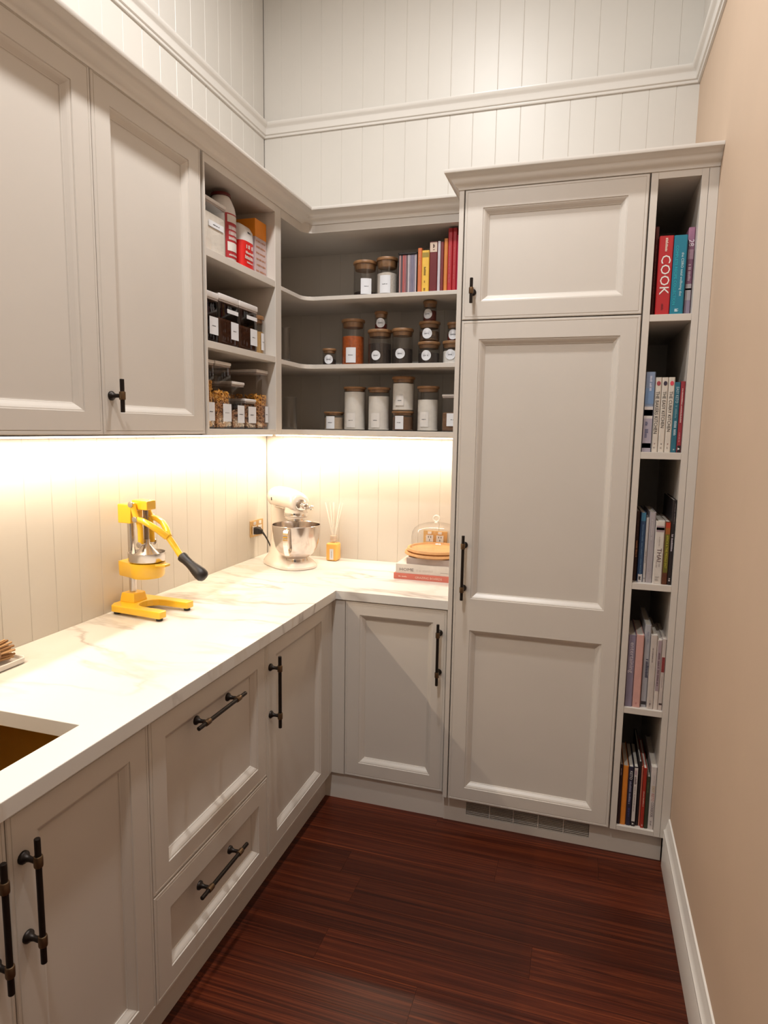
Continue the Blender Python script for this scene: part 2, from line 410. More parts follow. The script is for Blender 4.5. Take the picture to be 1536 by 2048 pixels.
d = door('drawer', t, mapx(XF), y_sink1+G, y_dr1-G, ZD-.002, .4095, [(-1.739, -1.266, .172, .341)])
handle(d, mapx(XF), -1.5300, .309, .245, (-.080, .080), False)
t = base_left('white corner base cabinet with one panelled door beside the drawers', y_dr1, YD)
carcass(t, .001, XF-.021, y_dr1+.0005, YD-.0, .11, UNDER-.001, 'x')
bx('kickboard', XK-.016, XK, y_dr1, YK, 0, .112, CAB, t)
d = door('door', t, mapx(XF), y_dr1+G, YD-.030, ZD-.002, UNDER-.003, [(-1.1365, -.7425, .172, .813)])
handle(d, mapx(XF), -1.1795, .6995, .247, (-.082, .082))
bx('filler_strip', XF-.02, XF-.0015, YD-.0285, YD+.018, ZD-.002, UNDER-.003, CAB, t)
# back base cabinet
t = thing('base_cabinet', 'white back-wall base cabinet with one door beside the tall cupboard', 'cabinet', loc_of(.62, XT0, YD, 0, 0))
carcass(t, .64, XT0-.001, YD+.021, -.001, .11, UNDER-.001, 'y')
bx('kickboard', XK, XT0-.0005, YK, YK+.016, 0, .112, CAB, t)
bx('filler_strip', XF-.0010, .6725, YD+.0, YD+.018, ZD-.002, UNDER-.003, CAB, t)
d = door('door', t, mapy(YD), .6742, 1.0965, ZD-.002, UNDER-.003, [(.736, 1.0415, .1785, .817)])
handle(d, mapy(YD), 1.0688, .6993, .247, (-.080, .080))
# ------------------------------------------------------------------ worktop with sink cut-out
SX0, SX1, SY0, SY1 = .14, .542, -2.44, -1.9355
xs = [.0006, SX0, SX1, XL, XT0-.0006]; ys = [y_sink0-.02, SY0, SY1, YB, -.0006]
def inside(x, y):
    if SX0 < x < SX1 and SY0 < y < SY1: return False
    return x < XL or y > YB
m = MB()
for i in range(4):
    for j in range(4):
        cx, cy = (xs[i]+xs[i+1])/2, (ys[j]+ys[j+1])/2
        if not inside(cx, cy): continue
        q = [(xs[i], ys[j]), (xs[i+1], ys[j]), (xs[i+1], ys[j+1]), (xs[i], ys[j+1])]
        m.add([(a, b, H) for a, b in q], [(0, 1, 2, 3)]); m.add([(a, b, UNDER) for a, b in q], [(3, 2, 1, 0)])
        for k, (di, dj) in enumerate(((0, -1), (1, 0), (0, 1), (-1, 0))):
            ii, jj = i+di, j+dj
            nb = 0 <= ii < 4 and 0 <= jj < 4 and inside((xs[ii]+xs[ii+1])/2, (ys[jj]+ys[jj+1])/2)
            if not nb:
                a, b = q[k], q[(k+1) % 4]
                m.add([(*a, UNDER), (*b, UNDER), (*b, H), (*a, H)], [(0, 1, 2, 3)])
wt = thing('worktop', 'white marble L-shaped worktop with soft grey and tan veins', 'worktop', (.3, -.8, UNDER))
o = m.build('slab', MARBLE, wt, bevel=.0016, seg=2, weld=True)
# sink
t = thing('kitchen_sink', 'brushed brass undermount sink set into the marble worktop', 'sink', ((SX0+SX1)/2, (SY0+SY1)/2, UNDER-.21))
a = .006; zt = UNDER-.0008; zb = UNDER-.2
def rr(x0, x1, y0, y1, r, z, n=5):
    p = []
    for cx, cy, s in ((x1-r, y1-r, 0), (x0+r, y1-r, 1), (x0+r, y0+r, 2), (x1-r, y0+r, 3)):
        for k in range(n+1):
            an = math.pi/2*(s+k/n); p.append((cx+r*math.cos(an), cy+r*math.sin(an), z))
    return p
E0 = (SX0-a, SX1+a, SY0-a, SY1+a)
m = MB(); m.loft([rr(E0[0]-.02, E0[1]+.02, E0[2]-.02, E0[3]+.02, .02, zt), rr(*E0, .012, zt), rr(*E0, .012, zb+.02), rr(E0[0]+.01, E0[1]-.01, E0[2]+.01, E0[3]-.01, .014, zb+.004), rr(E0[0]+.02, E0[1]-.02, E0[2]+.02, E0[3]-.02, .014, zb)], cap=False)
m.add(rr(E0[0]+.02, E0[1]-.02, E0[2]+.02, E0[3]-.02, .014, zb), [tuple(range(24))])
m.build('basin', GOLD, t, smooth=True, weld=True)
MB().lathe([(.045, .001), (.045, .003), (.035, .004), (.03, .001)], (SX0+SX1)/2, (SY0+SY1)/2, zb).build('drain', BRPL, t, smooth=True)
# ------------------------------------------------------------------ uppers, left
ZDT = 2.4385
t = thing('wall_cabinet', 'white wall cabinet with panelled doors and a small bronze T handle', 'cabinet', loc_of(0, XU, -2.58, -1.1417, ZU))
yA, yB_, yC, yE = -2.58, -2.1, -1.6185, -1.1405
carcass(t, .0008, XU-.021, yA, yE+.012, ZU, ZDT+.004, 'x', CABIN)
bx('bottom_panel', .0008, XU-.021, yA, yE+.012, ZU-.0005, ZU+.002, CAB, t)
for a, b, kn in ((yA, yB_, yB_-.032), (yB_, yC, yB_+.032), (yC, yE, -1.5865)):
    d = door('door', t, mapx(XU), a+G, b-G, ZU+.004, ZDT, [(a+.066, b-.064, 1.6005, 2.377)])
    handle(d, mapx(XU), kn, 1.6445, .087, (0,))
# open cubby unit
YDV0, YDV1 = -.6245, -.5725
t = thing('open_shelf_unit', 'open white shelf cubby of food containers next to the wall cabinet doors', 'shelf', loc_of(0, XU, yE, YDV1, ZU))
ZS = 2.400
m = MB(); bx('side_panel', .0008, XU, yE+.0125, -1.1175, ZU, ZDT+.004, CAB, t)
bx('side_panel', .0008, XU, YDV0, YDV1, ZU, ZDT+.004, CAB, t, bevel=.0015)
bx('back_panel', .0008, .008, -1.1175, YDV0, ZU, ZDT, CABIN, t)
bx('top_panel', .0081, XU, -1.1175, YDV0, ZS+.006, ZDT+.004, CAB, t)
for z0, z1, nm in ((2.120, 2.145, 'shelf'), (1.8275, 1.8508, 'shelf'), (ZU, 1.5600, 'bottom_panel')):
    bx(nm, .0081, XU-.001, -1.1174, YDV0-.0001, z0, z1, CAB, t, bevel=.001)
# corner shelf unit : L shaped shelves with a rounded inner corner
t = thing('corner_shelf_unit', 'open white L-shaped corner shelves holding glass jars and books', 'shelf', loc_of(0, XT0, YDV1, 0, ZU))
def lpoly(r=.05, e=0.0, x1=XT0-.0006, yl=YDV1+.0002):
    p = [(.0009, -.0009), (x1, -.0009), (x1, YU+e)]
    cx, cy = XU-e+r, YU+e-r
    for k in range(7):
        an = math.pi/2+math.pi/2*k/6
        p.append((cx+r*math.cos(an), cy+r*math.sin(an)))
    return p+[(XU-e, yl), (.0009, yl)]
ZSH = [(2.1195, 2.1358), (1.8275, 1.8458), (ZU, 1.5605)]
for z0, z1 in ZSH:
    MB().prism(lpoly(), 'z', z0, z1).build('shelf' if z0 > ZU else 'bottom_panel', CAB, t, bevel=.001)
MB().prism(lpoly(e=.0), 'z', ZS, ZDT+.004).build('fascia_top', CAB, t)
# crown mouldings (out, height)
cp = [(-.004, 0), (.004, 0), (.006, .006), (.014, .012), (.022, .016), (.030, .024), (.036, .034), (.046, .038), (.050, .042), (.058, .044), (.060, .049), (.060, .055), (-.004, .055)]
ZC = 2.4330
def crown_sec(x, y, sx, sy, prof, z): return [(x+sx*o, y+sy*o, z+h) for o, h in prof]
m = MB(); m.loft([crown_sec(XU, -2.58, 1, 0, cp, ZC), crown_sec(XU, YU, 1, -1, cp, ZC), crown_sec(XT0-.0006, YU, 0, -1, cp, ZC)])
trim(m, 'white stepped crown moulding topping the wall cabinets and corner shelves')
# led strips
def strip(x0, x1, y0, y1, label):
    t = thing('led_strip', label, 'light', ((x0+x1)/2, (y0+y1)/2, ZU-.011), group='light strips under the wall cabinets')
    bx('channel', x0-.003, x1+.003, y0, y1, ZU-.007, ZU-.0004, pm('aluminium', (.6, .6, .6), .4, .8), t)
    bx('diffuser', x0, x1, y0, y1, ZU-.0125, ZU-.007, pm('led_diffuser', (1, .86, .66), .5, emit=6), t)
strip(.062, .078, -2.58, -.09, 'warm light strip under the left wall cabinets')
strip(.09, 1.095, -.078, -.062, 'warm light strip under the corner shelves')
# ------------------------------------------------------------------ tall cupboard
t = thing('tall_cupboard', 'tall white integrated fridge cupboard with panelled doors and bronze handles', 'cupboard', loc_of(XT0, XTM, YT, 0, 0))
bx('side_panel', XT0, XT1-.0030, YT, -.0008, ZTB, ZTC+.03, CAB, t, bevel=.0012)
bx('carcass', XT1-.0028, XTM+.0022, YT+.0215, -.0008, ZTB, ZTC+.03, CABIN, t)
d = door('door', t, mapy(YT), XT1+.0012, XTM-.0025, ZTG+.0022, ZTC-.0015, [(1.188, 1.669, 2.027, 2.348)])
handle(d, mapy(YT), 1.1607, 2.06, .0865, (0,))
d = door('door', t, mapy(YT), XT1+.0012, XTM-.0025, ZTB, ZTG-.0022, [(1.188, 1.670, .9325, 1.896), (1.188, 1.670, .165, .809)])
handle(d, mapy(YT), 1.160, 1.056, .247, (-.083, .083))
bx('kickboard', XT0, 1.1945, YK-.003, YK+.013, 0, .1085, CAB, t)
bx('kickboard', 1.1945, 1.666, YK-.003, YK+.013, 0, .033, CAB, t)
bx('kickboard', 1.666, XTM, YK-.003, YK+.013, 0, .1085, CAB, t)
bx('kick_rail', 1.1945, 1.666, YK-.003, YK+.013, .0895, .1085, CAB, t)
g = thing('vent_grille', 'slotted ventilation grille in the kickboard below the tall cupboard', 'vent', (1.43, YK, .033))
ve = [1.1948, 1.288, 1.3812, 1.4765, 1.5715, 1.6658]
for a, b in zip(ve[:-1], ve[1:]):
    m = MB()
    for k in range(8): z = .0345+k*.0069; m.box(a+.0015, b-.0015, YK-.001, YK+.011, z, z+.0017)
    m.build('louvre_bank', pm('vent_metal', (.50, .45, .40), .4), g)
    if b < 1.66: bx('mullion', b-.0015, b+.0015, YK-.0028, YK+.0119, .0333, .0892, CAB, g)
# bookcase column
t = thing('bookcase', 'narrow white open bookcase column between the tall cupboard and right wall', 'bookcase', loc_of(XTM, XR, YT, 0, 0))
BX0, BX1 = 1.7585, 1.8870
bx('side_panel', XTM+.0025, BX0, YT, -.0008, ZTB-.002, ZTC+.03, CAB, t, bevel=.001)
bx('side_panel', BX1, 1.9082, YT, -.0008, ZTB-.002, ZTC+.03, CAB, t, bevel=.001)
bx('filler_panel', 1.9092, XR-.0005, YT, YT+.04, ZTB-.002, ZTC+.03, CAB, t, bevel=.0008)
bx('back_panel', BX0, BX1, -.012, -.0009, ZTB, ZTC, CABIN, t)
bx('top_panel', BX0+.0002, BX1-.0002, YT, -.0121, 2.390, ZTC+.03, CAB, t)
BSH = [1.9612, 1.5038, 1.0438, .5846, .1251]
for z, zb_ in zip(BSH, (1.9388, 1.4803, 1.0214, .5625, .107)):
    bx('shelf' if z > .2 else 'bottom_panel', BX0+.0002, BX1-.0002, YT+.0005, -.0121, zb_, z, CAB, t, bevel=.0008)
bx('kickboard', XTM, XR-.0195, YK-.003, YK+.013, 0, .107, CAB, t)
m = MB(); k = .0005
m.loft([crown_sec(XT0, -.001, -.8, 0, cp, ZTC), crown_sec(XT0, YT, -.8, -.92, cp, ZTC), crown_sec(XR-k, YT, 0, -.92, cp, ZTC)])
trim(m, 'white stepped crown moulding topping the tall cupboard and bookcase')
# ------------------------------------------------------------------ books
def book(name, label, x0, x1, z0, z1, yf, depth, rgb, group, texts=(), bands=(), rough=.5, pages=True):
    t = thing(name, label, 'book', ((x0+x1)/2, yf+depth/2, z0), group=group)
    c = col(rgb, rough); e = .0022; g = .0002; x0 += g; x1 -= g
    r = min(.003, (x1-x0)*.2)
    MB().prism([(x0+r, yf), (x1-r, yf), (x1, yf+r), (x1, yf+depth), (x1-e, yf+depth), (x1-e, yf+e+r), (x0+e, yf+e+r), (x0+e, yf+depth), (x0, yf+depth), (x0, yf+r)], 'z', z0, z1).build('cover', c, t)
    bx('pages', x0+e, x1-e, yf+e+r, yf+depth-.005, z0+.002, z1-.003, PAPER, t)
    for (f0, f1, rgb2) in bands:      # fractions of the height
        h = z1-z0
        bx('spine_band', x0+r*.6, x1-r*.6, yf-.0004, yf+.001, z0+h*f0, z0+h*f1, col(rgb2), t)
    mp = lambda u, v: (x0+(x1-x0)*v, yf-.0008, z1-(z1-z0)*u)
    for tx in texts:
        s, u0, u1, v0, v1, rgb2 = tx
        mt = col(rgb2, .6, 0)
        if s is None: print_line(mt, t, mp, u0, u1, v0, v1, asp=(x1-x0)/(z1-z0))
        else: lettering(s, mt, t, mp, u0, u1, v0, v1)
    return t
W_ = (.75, .72, .68); K_ = (.02, .015, .015)
def shelf_books(idx, scale, ox, oy, ybase, items, group, yf0=YT+.012):
    z0 = BSH[idx]
    last = BX0+.0008
    for it in items:
        (l, r, top, dy, depth, rgb, label), rest = it[:7], it[7:]
        yf = yf0+dy
        xa = at_y(ox+l/scale, oy+ybase/scale, yf).x; xb = at_y(ox+r/scale, oy+ybase/scale, yf).x
        xa = max(xa, last); xb = min(xb, BX1-.0006)
        zt = at_y(ox+(l+r)/2/scale, oy+top/scale, yf).z
        xm = (xa+xb)/2
        book('cook_book', label, xa, xb, z0+.0003, zt, yf, depth, rgb, group, *rest)
        last = xb+.0002
shelf_books(0, 6.4, 1270, 340, 1840, [
  (195, 243, 730, .03, .24, (.10, .012, .012), 'thin dark maroon book beside the big red COOK book', [(None, .2, .75, .35, .6, (.35, .12, .1))]),
  (245, 436, 845, 0, .25, (.42, .012, .016), 'thick red book with COOK in big white letters', [('COOK', .245, .745, .2, .86, W_), (None, .03, .21, .42, .62, (.7, .5, .42)), (None, .86, .95, .4, .55, (.2, .005, .01))]),
  (440, 612, 835, 0, .23, (.006, .17, .25), 'teal book with turquoise capitals between the red and mauve books', [('COMPLETE RECIPE COLLECTION', .13, .88, .16, .36, (.02, .42, .50)), ('the CSIRO total wellbeing diet', .22, .77, .56, .80, (.55, .68, .70)), (None, .93, .97, .35, .65, (.55, .7, .75))]),
  (615, 733, 735, .03, .24, (.30, .13, .21), 'mauve book with white 28 on its spine against the bookcase side', [('28', .14, .215, .12, .88, (.8, .68, .72)), (None, .25, .36, .2, .45, (.6, .4, .48)), (None, .40, .61, .25, .7, (.7, .5, .58))], [(.0, .175, (.42, .34, .46)), (.175, .36, (.62, .55, .57)), (.29, .31, (.12, .02, .03)), (.64, .75, (.5, .3, .38))]),
], 'cook books in the top bookcase compartment')
shelf_books(1, 7.063, 1250, 640, 1868, [
  (224, 362, 733, 0, .24, (.20, .25, .36), 'tall blue and grey illustrated book beside THE BAKERS KITCHEN', [(None, .05, .24, .45, .68, (.55, .55, .66)), (None, .62, .84, .25, .6, (.12, .12, .2))], [(.0, .42, (.36, .32, .38)), (.42, .57, (.60, .55, .53)), (.455, .53, (.07, .02, .02)), (.05, .11, (.07, .03, .03)), (.6, .8, (.15, .24, .40))]),
  (365, 456, 810, .004, .22, (.60, .54, .47), 'cream paperback titled THE BAKERS KITCHEN with a red dot', [('THE BAKERS KITCHEN', .185, .75, .18, .72, K_), ('●', .05, .11, .2, .8, (.35, .05, .06)), (None, .88, .90, .4, .6, (.2, .03, .03)), (None, .93, .96, .3, .6, (.35, .3, .26))]),
  (460, 548, 810, .004, .22, (.60, .54, .47), 'cream paperback titled THE EASY KITCHEN with a black dot', [('THE EASY KITCHEN', .185, .67, .18, .72, K_), ('●', .05, .11, .2, .8, (.03, .02, .04)), (None, .88, .90, .4, .6, K_), (None, .93, .96, .3, .6, (.35, .3, .26))]),
  (552, 640, 808, .004, .22, (.60, .54, .47), 'cream paperback titled THE CURRY KITCHEN with a bright red dot', [('THE CURRY KITCHEN', .185, .72, .18, .72, K_), ('●', .05, .11, .2, .8, (.6, .05, .08)), (None, .88, .90, .4, .6, (.2, .03, .03)), (None, .93, .96, .3, .6, (.35, .3, .26))]),
  (641, 722, 878, .004, .22, (.018, .12, .17), 'teal book lettered EASY KETO beside the cream paperbacks', [('EASY KETO', .07, .295, .25, .75, (.45, .55, .60)), (None, .33, .52, .3, .65, (.15, .28, .33)), (None, .55, .76, .28, .72, (.40, .50, .56)), (None, .95, .97, .4, .7, (.5, .6, .6))]),
  (722, 800, 866, .004, .22, (.28, .025, .035), 'dark red book with pale script and a black foot', [(None, .1, .58, .3, .62, (.70, .45, .42)), (None, .71, .86, .3, .6, (.55, .25, .25)), ('▲', .93, .965, .25, .75, W_)], [(.0, .10, (.012, .008, .01))]),
], 'cook books in the second bookcase compartment')
shelf_books(2, 7.584, 1230, 920, 1870, [
  (260, 322, 775, .03, .24, (.055, .02, .014), 'dark brown book with orange print beside a blue book', [(None, .42, .66, .3, .75, (.55, .24, .12)), (None, .12, .35, .35, .6, (.16, .07, .05))]),
  (323, 410, 795, .012, .24, (.022, .055, .13), 'dark blue book with a white foot in the third compartment', [(None, .17, .9, .38, .62, (.12, .22, .34)), (None, .92, .975, .25, .8, K_)], [(.0, .115, (.55, .52, .52)), (.88, 1, (.05, .19, .30))]),
  (414, 456, 872, .012, .22, (.46, .42, .40), 'very thin white book between the blue and grey books', [(None, .5, .7, .3, .7, (.25, .2, .2)), (None, .93, .96, .2, .8, (.1, .08, .08))]),
  (460, 556, 790, .012, .24, (.36, .32, .33), 'grey cloth book with rounded spine beside the THAI book', [(None, .1, .4, .35, .6, (.5, .46, .46)), (None, .85, .95, .35, .6, (.45, .4, .4))]),
  (558, 702, 925, 0, .26, (.60, .55, .50), 'thick white book titled THAI in large letters', [('THAI', .43, .64, .30, .78, (.10, .05, .06)), (None, .24, .40, .42, .52, (.4, .34, .32)), (None, .65, .75, .25, .4, (.42, .36, .34)), (None, .65, .73, .55, .7, (.42, .36, .34)), (None, .88, .95, .25, .75, (.42, .37, .33))], [(.83, .925, (.33, .24, .26)), (.86, .90, (.5, .12, .2))]),
  (703, 788, 932, 0, .26, (.10, .028, .010), 'brown and olive book titled AFRICA and THE MIDDLE EAST', [('AFRICA & THE MIDDLE EAST', .215, .74, .32, .68, (.55, .46, .04))], [(.19, .80, (.12, .11, .012)), (.90, .985, (.42, .035, .01)), (.80, .90, (.30, .09, .015))]),
  (789, 862, 605, 0, .26, (.014, .009, .010), 'tall black book with pale lettering against the bookcase side', [(None, .04, .28, .55, .75, (.2, .16, .16)), (None, .39, .61, .25, .72, (.45, .40, .44)), (None, .92, .96, .25, .7, (.55, .5, .5))]),
], 'cook books in the third bookcase compartment')
shelf_books(3, 7.879, 1210, 1180, 1865, [
  (294, 421, 705, 0, .21, (.22, .185, .25), 'lavender grey book lettered entertaining', [('entertaining', .10, .525, .16, .84, (.62, .55, .58))]),
  (425, 545, 705, 0, .21, (.60, .33, .29), 'plain pink book beside the lavender book', [(None, .93, .96, .35, .65, (.5, .2, .2))]),
  (549, 646, 545, .012, .26, (.38, .375, .40), 'tall blue grey book with black script in the fourth compartment', [(None, .41, .64, .45, .95, (.06, .06, .1)), (None, .08, .24, .4, .7, (.28, .28, .34))], [(.03, .07, (.03, .025, .03))]),
  (649, 756, 708, 0, .26, (.52, .46, .42), 'white book with small dark print beside the blue grey book', [(None, .17, .37, .32, .46, (.16, .12, .12)), (None, .88, .97, .35, .6, (.25, .18, .18))]),
  (758, 831, 782, 0, .22, (.60, .53, .48), 'slim mauve-topped book with a white lower spine', [(None, .18, .66, .35, .75, (.16, .1, .12))], [(.27, .99, (.34, .26, .28))]),
  (833, 905, 772, 0, .22, (.52, .44, .40), 'slim pale book with a dark red spine label', [(None, .52, .68, .4, .55, (.32, .25, .25))], [(.54, .75, (.23, .035, .035)), (.075, .10, (.05, .03, .03))]),
], 'cook books in the fourth bookcase compartment')
shelf_books(4, 6.826, 1190, 1420, 1610, [
  (289, 333, 738, 0, .20, (.022, .008, .010), 'slim black book at the cupboard side of the bottom compartment', [(None, .06, .18, .3, .6, (.3, .2, .2))]),
  (334, 408, 758, 0, .20, (.62, .20, .022), 'plain orange book in the bottom compartment', []),
  (410, 478, 772, 0, .20, (.018, .016, .038), 'navy book lettered KETO beside the orange book', [('KETO', .065, .21, .28, .8, W_), (None, .24, .64, .3, .7, (.25, .24, .34)), (None, .7, .85, .35, .7, (.06, .06, .2))]),
  (480, 542, 775, 0, .20, (.02, .012, .014), 'slim book with a long white spine panel and black foot', [(None, .04, .14, .25, .75, (.35, .2, .25)), (None, .16, .3, .25, .75, (.15, .1, .12)), (None, .32, .75, .35, .6, (.3, .22, .22)), ('▲', .94, .97, .3, .75, W_)], [(.085, .99, (.58, .53, .50))]),
  (543, 581, 698, .01, .28, (.016, .010, .012), 'tall slim black book beside a red one', []),
  (582, 606, 765, .01, .26, (.50, .17, .11), 'very thin salmon book beside the red book', []),
  (607, 660, 790, 0, .24, (.33, .022, .010), 'red book with a small white print block', [(None, .38, .64, .3, .65, (.65, .35, .28)), (None, .94, .97, .4, .7, W_)]),
  (661, 713, 908, 0, .20, (.030, .036, .018), 'short dark green book beside the red book', [(None, .1, .3, .35, .65, (.1, .14, .06))]),
  (716, 796, 775, 0, .26, (.58, .52, .49), 'white book lettered EASY KETO COOKBOOK in coloured capitals', [('EASY', .30, .40, .3, .78, (.5, .33, .12)), ('KETO', .42, .54, .3, .78, (.5, .14, .1)), ('COOKBOOK', .56, .80, .3, .78, (.14, .1, .12)), (None, .86, .94, .35, .6, (.3, .25, .25)), (None, .13, .27, .5, .65, (.4, .35, .35))]),
], 'cook books in the bottom bookcase compartment')
# ------------------------------------------------------------------ corner shelves: books on the top shelf
ZS1, ZS2, ZS3 = 2.1358+.0003, 1.8458+.0003, 1.5605+.0003
def top_book(l, r, top, rgb, label, dy=0, bands=(), texts=(), depth=.2):
    s = 5.297; yf = -.30+dy
    xa = max(at_y(640+l/s, 575, yf).x, top_book.last); xb = at_y(640+r/s, 575, yf).x; zt = at_y(640+(l+r)/2/s, 430+top/s, yf).z
    xb = min(xb, XT0-.002)
    book('shelf_book', label, xa, xb, ZS1, zt, yf, depth, rgb, 'books on the top corner shelf', texts, bands)
    top_book.last = xb+.0003
# black slipcase with slim booklets
sx0 = at_y(640+825/5.297, 560, -.30).x; sx1 = at_y(640+1026/5.297, 560, -.30).x; szt = at_y(815, 505.5, -.30).z
t = thing('slipcase', 'black open slipcase of slim booklets on the top corner shelf', 'case', ((sx0+sx1)/2, -.22, ZS1))
m = MB(); m.box(sx0, sx1, -.30, -.14, ZS1, ZS1+.004); m.box(sx0, sx1, -.30, -.14, szt-.005, szt); m.box(sx0, sx0+.003, -.30, -.14, ZS1, szt); m.box(sx1-.003, sx1, -.30, -.14, ZS1, szt); m.box(sx0, sx1, -.143, -.14, ZS1, szt)
m.build('shell', BLACK, t)
bc = [((.42, .24, .22), 'pink'), ((.10, .07, .08), 'black'), ((.42, .10, .09), 'red'), ((.36, .12, .13), 'dusky red'), ((.16, .11, .12), 'dark grey'), ((.48, .44, .46), 'pale grey'), ((.24, .20, .26), 'mauve grey'), ((.20, .18, .25), 'slate'), ((.22, .19, .25), 'plum grey'), ((.48, .40, .42), 'pale pink')]
wd = (sx1-sx0-.0064)/len(bc)
for i, (c_, nm) in enumerate(bc):
    a = sx0+.0032+i*wd
    o = bx('booklet', a+.0004, a+wd-.0004, -.296, -.146, ZS1+.0043, szt-.007, col(c_), bevel=.0008)
    tag(o, 'slim %s booklet in the black slipcase' % nm, 'booklet', 'booklets in the black slipcase')
top_book.last = sx1+.0004
top_book(1029, 1072, 350, (.58, .15, .05), 'orange coral book between the slipcase and yellow book', texts=[(None, .1, .4, .35, .65, (.65, .3, .15))])
top_book(1073, 1150, 374, (.75, .45, .06), 'yellow book with dark print on the top corner shelf', texts=[(None, .38, .6, .3, .6, (.25, .15, .02)), (None, .7, .76, .35, .55, (.3, .15, .02)), (None, .87, .94, .3, .6, (.25, .13, .02))], bands=[(.84, .95, (.30, .21, .03))])
top_book(1152, 1236, 282, (.13, .008, .010), 'maroon book with a cream panel at its head', bands=[(.80, .985, (.60, .46, .36))], texts=[(None, .05, .17, .42, .68, (.07, .02, .015))])
top_book(1238, 1268, 276, (.52, .47, .50), 'thin white book beside the maroon book')
top_book(1270, 1302, 284, (.17, .02, .02), 'thin dark red book beside the thin white book')
top_book(1304, 1343, 248, (.58, .20, .04), 'slim orange book beside the tall red books')
top_book(1345, 1392, 140, (.42, .015, .022), 'tall red book with pale print beside the slim orange book', texts=[(None, .25, .85, .3, .6, (.5, .1, .1))])
top_book(1394, 1438, 135, (.38, .012, .018), 'tall plain red book next to the magenta one', texts=[(None, .3, .8, .35, .55, (.5, .1, .1))])
top_book(1439, 1490, 212, (.36, .016, .06), 'magenta book against the tall cupboard side')
# ------------------------------------------------------------------ glass jars with wooden lids
def cyl_patch(cx, cy, r, ang, hw, z0, z1, n=8):
    """flat label wrapped on a cylinder; round when z1 is None (then z0 = centre, hw = radius)"""
    mb = MB()
    if z1 is None:
        N = 20; vs = [(cx+r*math.cos(ang), cy+r*math.sin(ang), z0)]
        for k in range(N):
            a = 2*math.pi*k/N; u = hw*math.cos(a)/r; vs.append((cx+r*math.cos(ang+u), cy+r*math.sin(ang+u), z0+hw*math.sin(a)))
        mb.add(vs, [(0, 1+k, 1+(k+1) % N) for k in range(N)])
    else:
        vs = []
        for k in range(n+1):
            a = ang+(-hw+2*hw*k/n)/r
            vs += [(cx+r*math.cos(a), cy+r*math.sin(a), z0), (cx+r*math.cos(a), cy+r*math.sin(a), z1)]
        mb.add(vs, [(2*k, 2*k+2, 2*k+3, 2*k+1) for k in range(n)])
    return mb
def cyl_map(cx, cy, r, ang): return lambda u, v: (cx+r*math.cos(ang+u/r), cy+r*math.sin(ang+u/r), v)
def jar(label, l, r, top, lidh, z0, cy, cont, fill, lab, group, py=None, lidmat=BAMBOO, heap=0, labmat=LABELW, top_z=None, lidw=1.0, nm='glass_jar'):
    """l,r,top: photo pixels of body sides and lid top"""
    py = top if py is None else py
    xa, xb = at_y(l, py, cy).x, at_y(r, py, cy).x
    cx = (xa+xb)/2; R_ = (xb-xa)/2*.955
    zt = at_y((l+r)/2, top, cy).z if top_z is None else top_z
    t = thing(nm, label, 'jar', (cx, cy, z0), group=group)
    zb = zt-lidh; td = min(.012, lidh*.42); zg = zt-td
    b = min(.006, R_*.15)
    MB().lathe([(0.0005, 0), (R_-b, 0), (R_, b), (R_, zg-z0-.003), (R_*.985, zg-z0-.0003), (R_*.965, zg-z0-.0003), (R_*.965, b+.003), (.0005, .003)], cx, cy, z0, n=32, cap=False).build('body', GLASS, t, smooth=True)
    if cont is not None:
        h = (zb-z0)*fill; rc = R_*.955
        prof = [(.0005, .0035), (rc-.003, .0035), (rc, .007), (rc, h-.002)]+([(rc*.6, h+heap*.7), (.0005, h+heap)] if heap else [(rc-.002, h), (.0005, h+.0005)])
        MB().lathe(prof, cx, cy, z0, n=28, cap=False).build('contents', cont, t, smooth=True)
    lr = R_*1.05*lidw
    MB().lathe([(.0005, -(lidh-td)), (R_*.86, -(lidh-td)), (R_*.92, -(lidh-td)*.55), (R_*.945, -.0015), (lr*.985, 0), (lr, td*.3), (lr, td*.7), (lr*.96, td), (.0005, td)], cx, cy, zg, n=32, cap=False).build('lid', lidmat, t, smooth=True)
    if lab:
        kind, lpx, lpy, a, b_ = lab
        p = at_y(lpx, lpy, cy-R_*.95)
        ang = math.asin(max(-.85, min(.85, (p.x-cx)/R_)))-math.pi/2
        rr_ = R_+.0006
        if kind == 'o': lb = cyl_patch(cx, cy, rr_, ang, a, p.z, None).build('label', labmat, t); hw = a*.5; zc = p.z
        else: lb = cyl_patch(cx, cy, rr_, ang, a, p.z-b_, p.z+b_).build('label', labmat, t); hw = a*.5; zc = p.z
        print_line(INK, lb, cyl_map(cx, cy, rr_+.0004, ang), -hw, hw, zc-.0018, zc+.0018)
    return t, cx, R_, zt
CHOC = lumpy('dark_chocolate', (.03, .012, .008), (.008, .003, .002), 90)
WHT = pm('white_powder', (.82, .78, .72), .9, var=.05, scale=60, bump=.3, bscale=120)
OATS = pm('pale_flakes', (.68, .60, .52), .9, var=.12, scale=150, bump=.4, bscale=300)
ORG = pm('orange_spice', (.42, .085, .008), .8, var=.25, scale=90)
DKH = pm('dark_herbs', (.035, .022, .016), .9, var=.5, scale=160)
BRN = pm('brown_spice', (.15, .07, .03), .9, var=.2, scale=120)
BEI = pm('beige_sugar', (.50, .38, .27), .9, var=.06, scale=120)
REDS = pm('red_spice', (.14, .012, .006), .8, var=.3, scale=120)
NUTS = lumpy('lumpy_spice', (.17, .10, .05), (.02, .008, .004), 70)
CY = -.235
g1, g2, g3 = 'jars on the top corner shelf', 'jars on the middle corner shelf', 'jars on the lower corner shelf'
jar('glass jar with wooden lid and a little dark chocolate in it', 708, 754, 525, .036, ZS1, CY, CHOC, .22, ('r', 732, 572, .024, .033), g1, heap=.0)
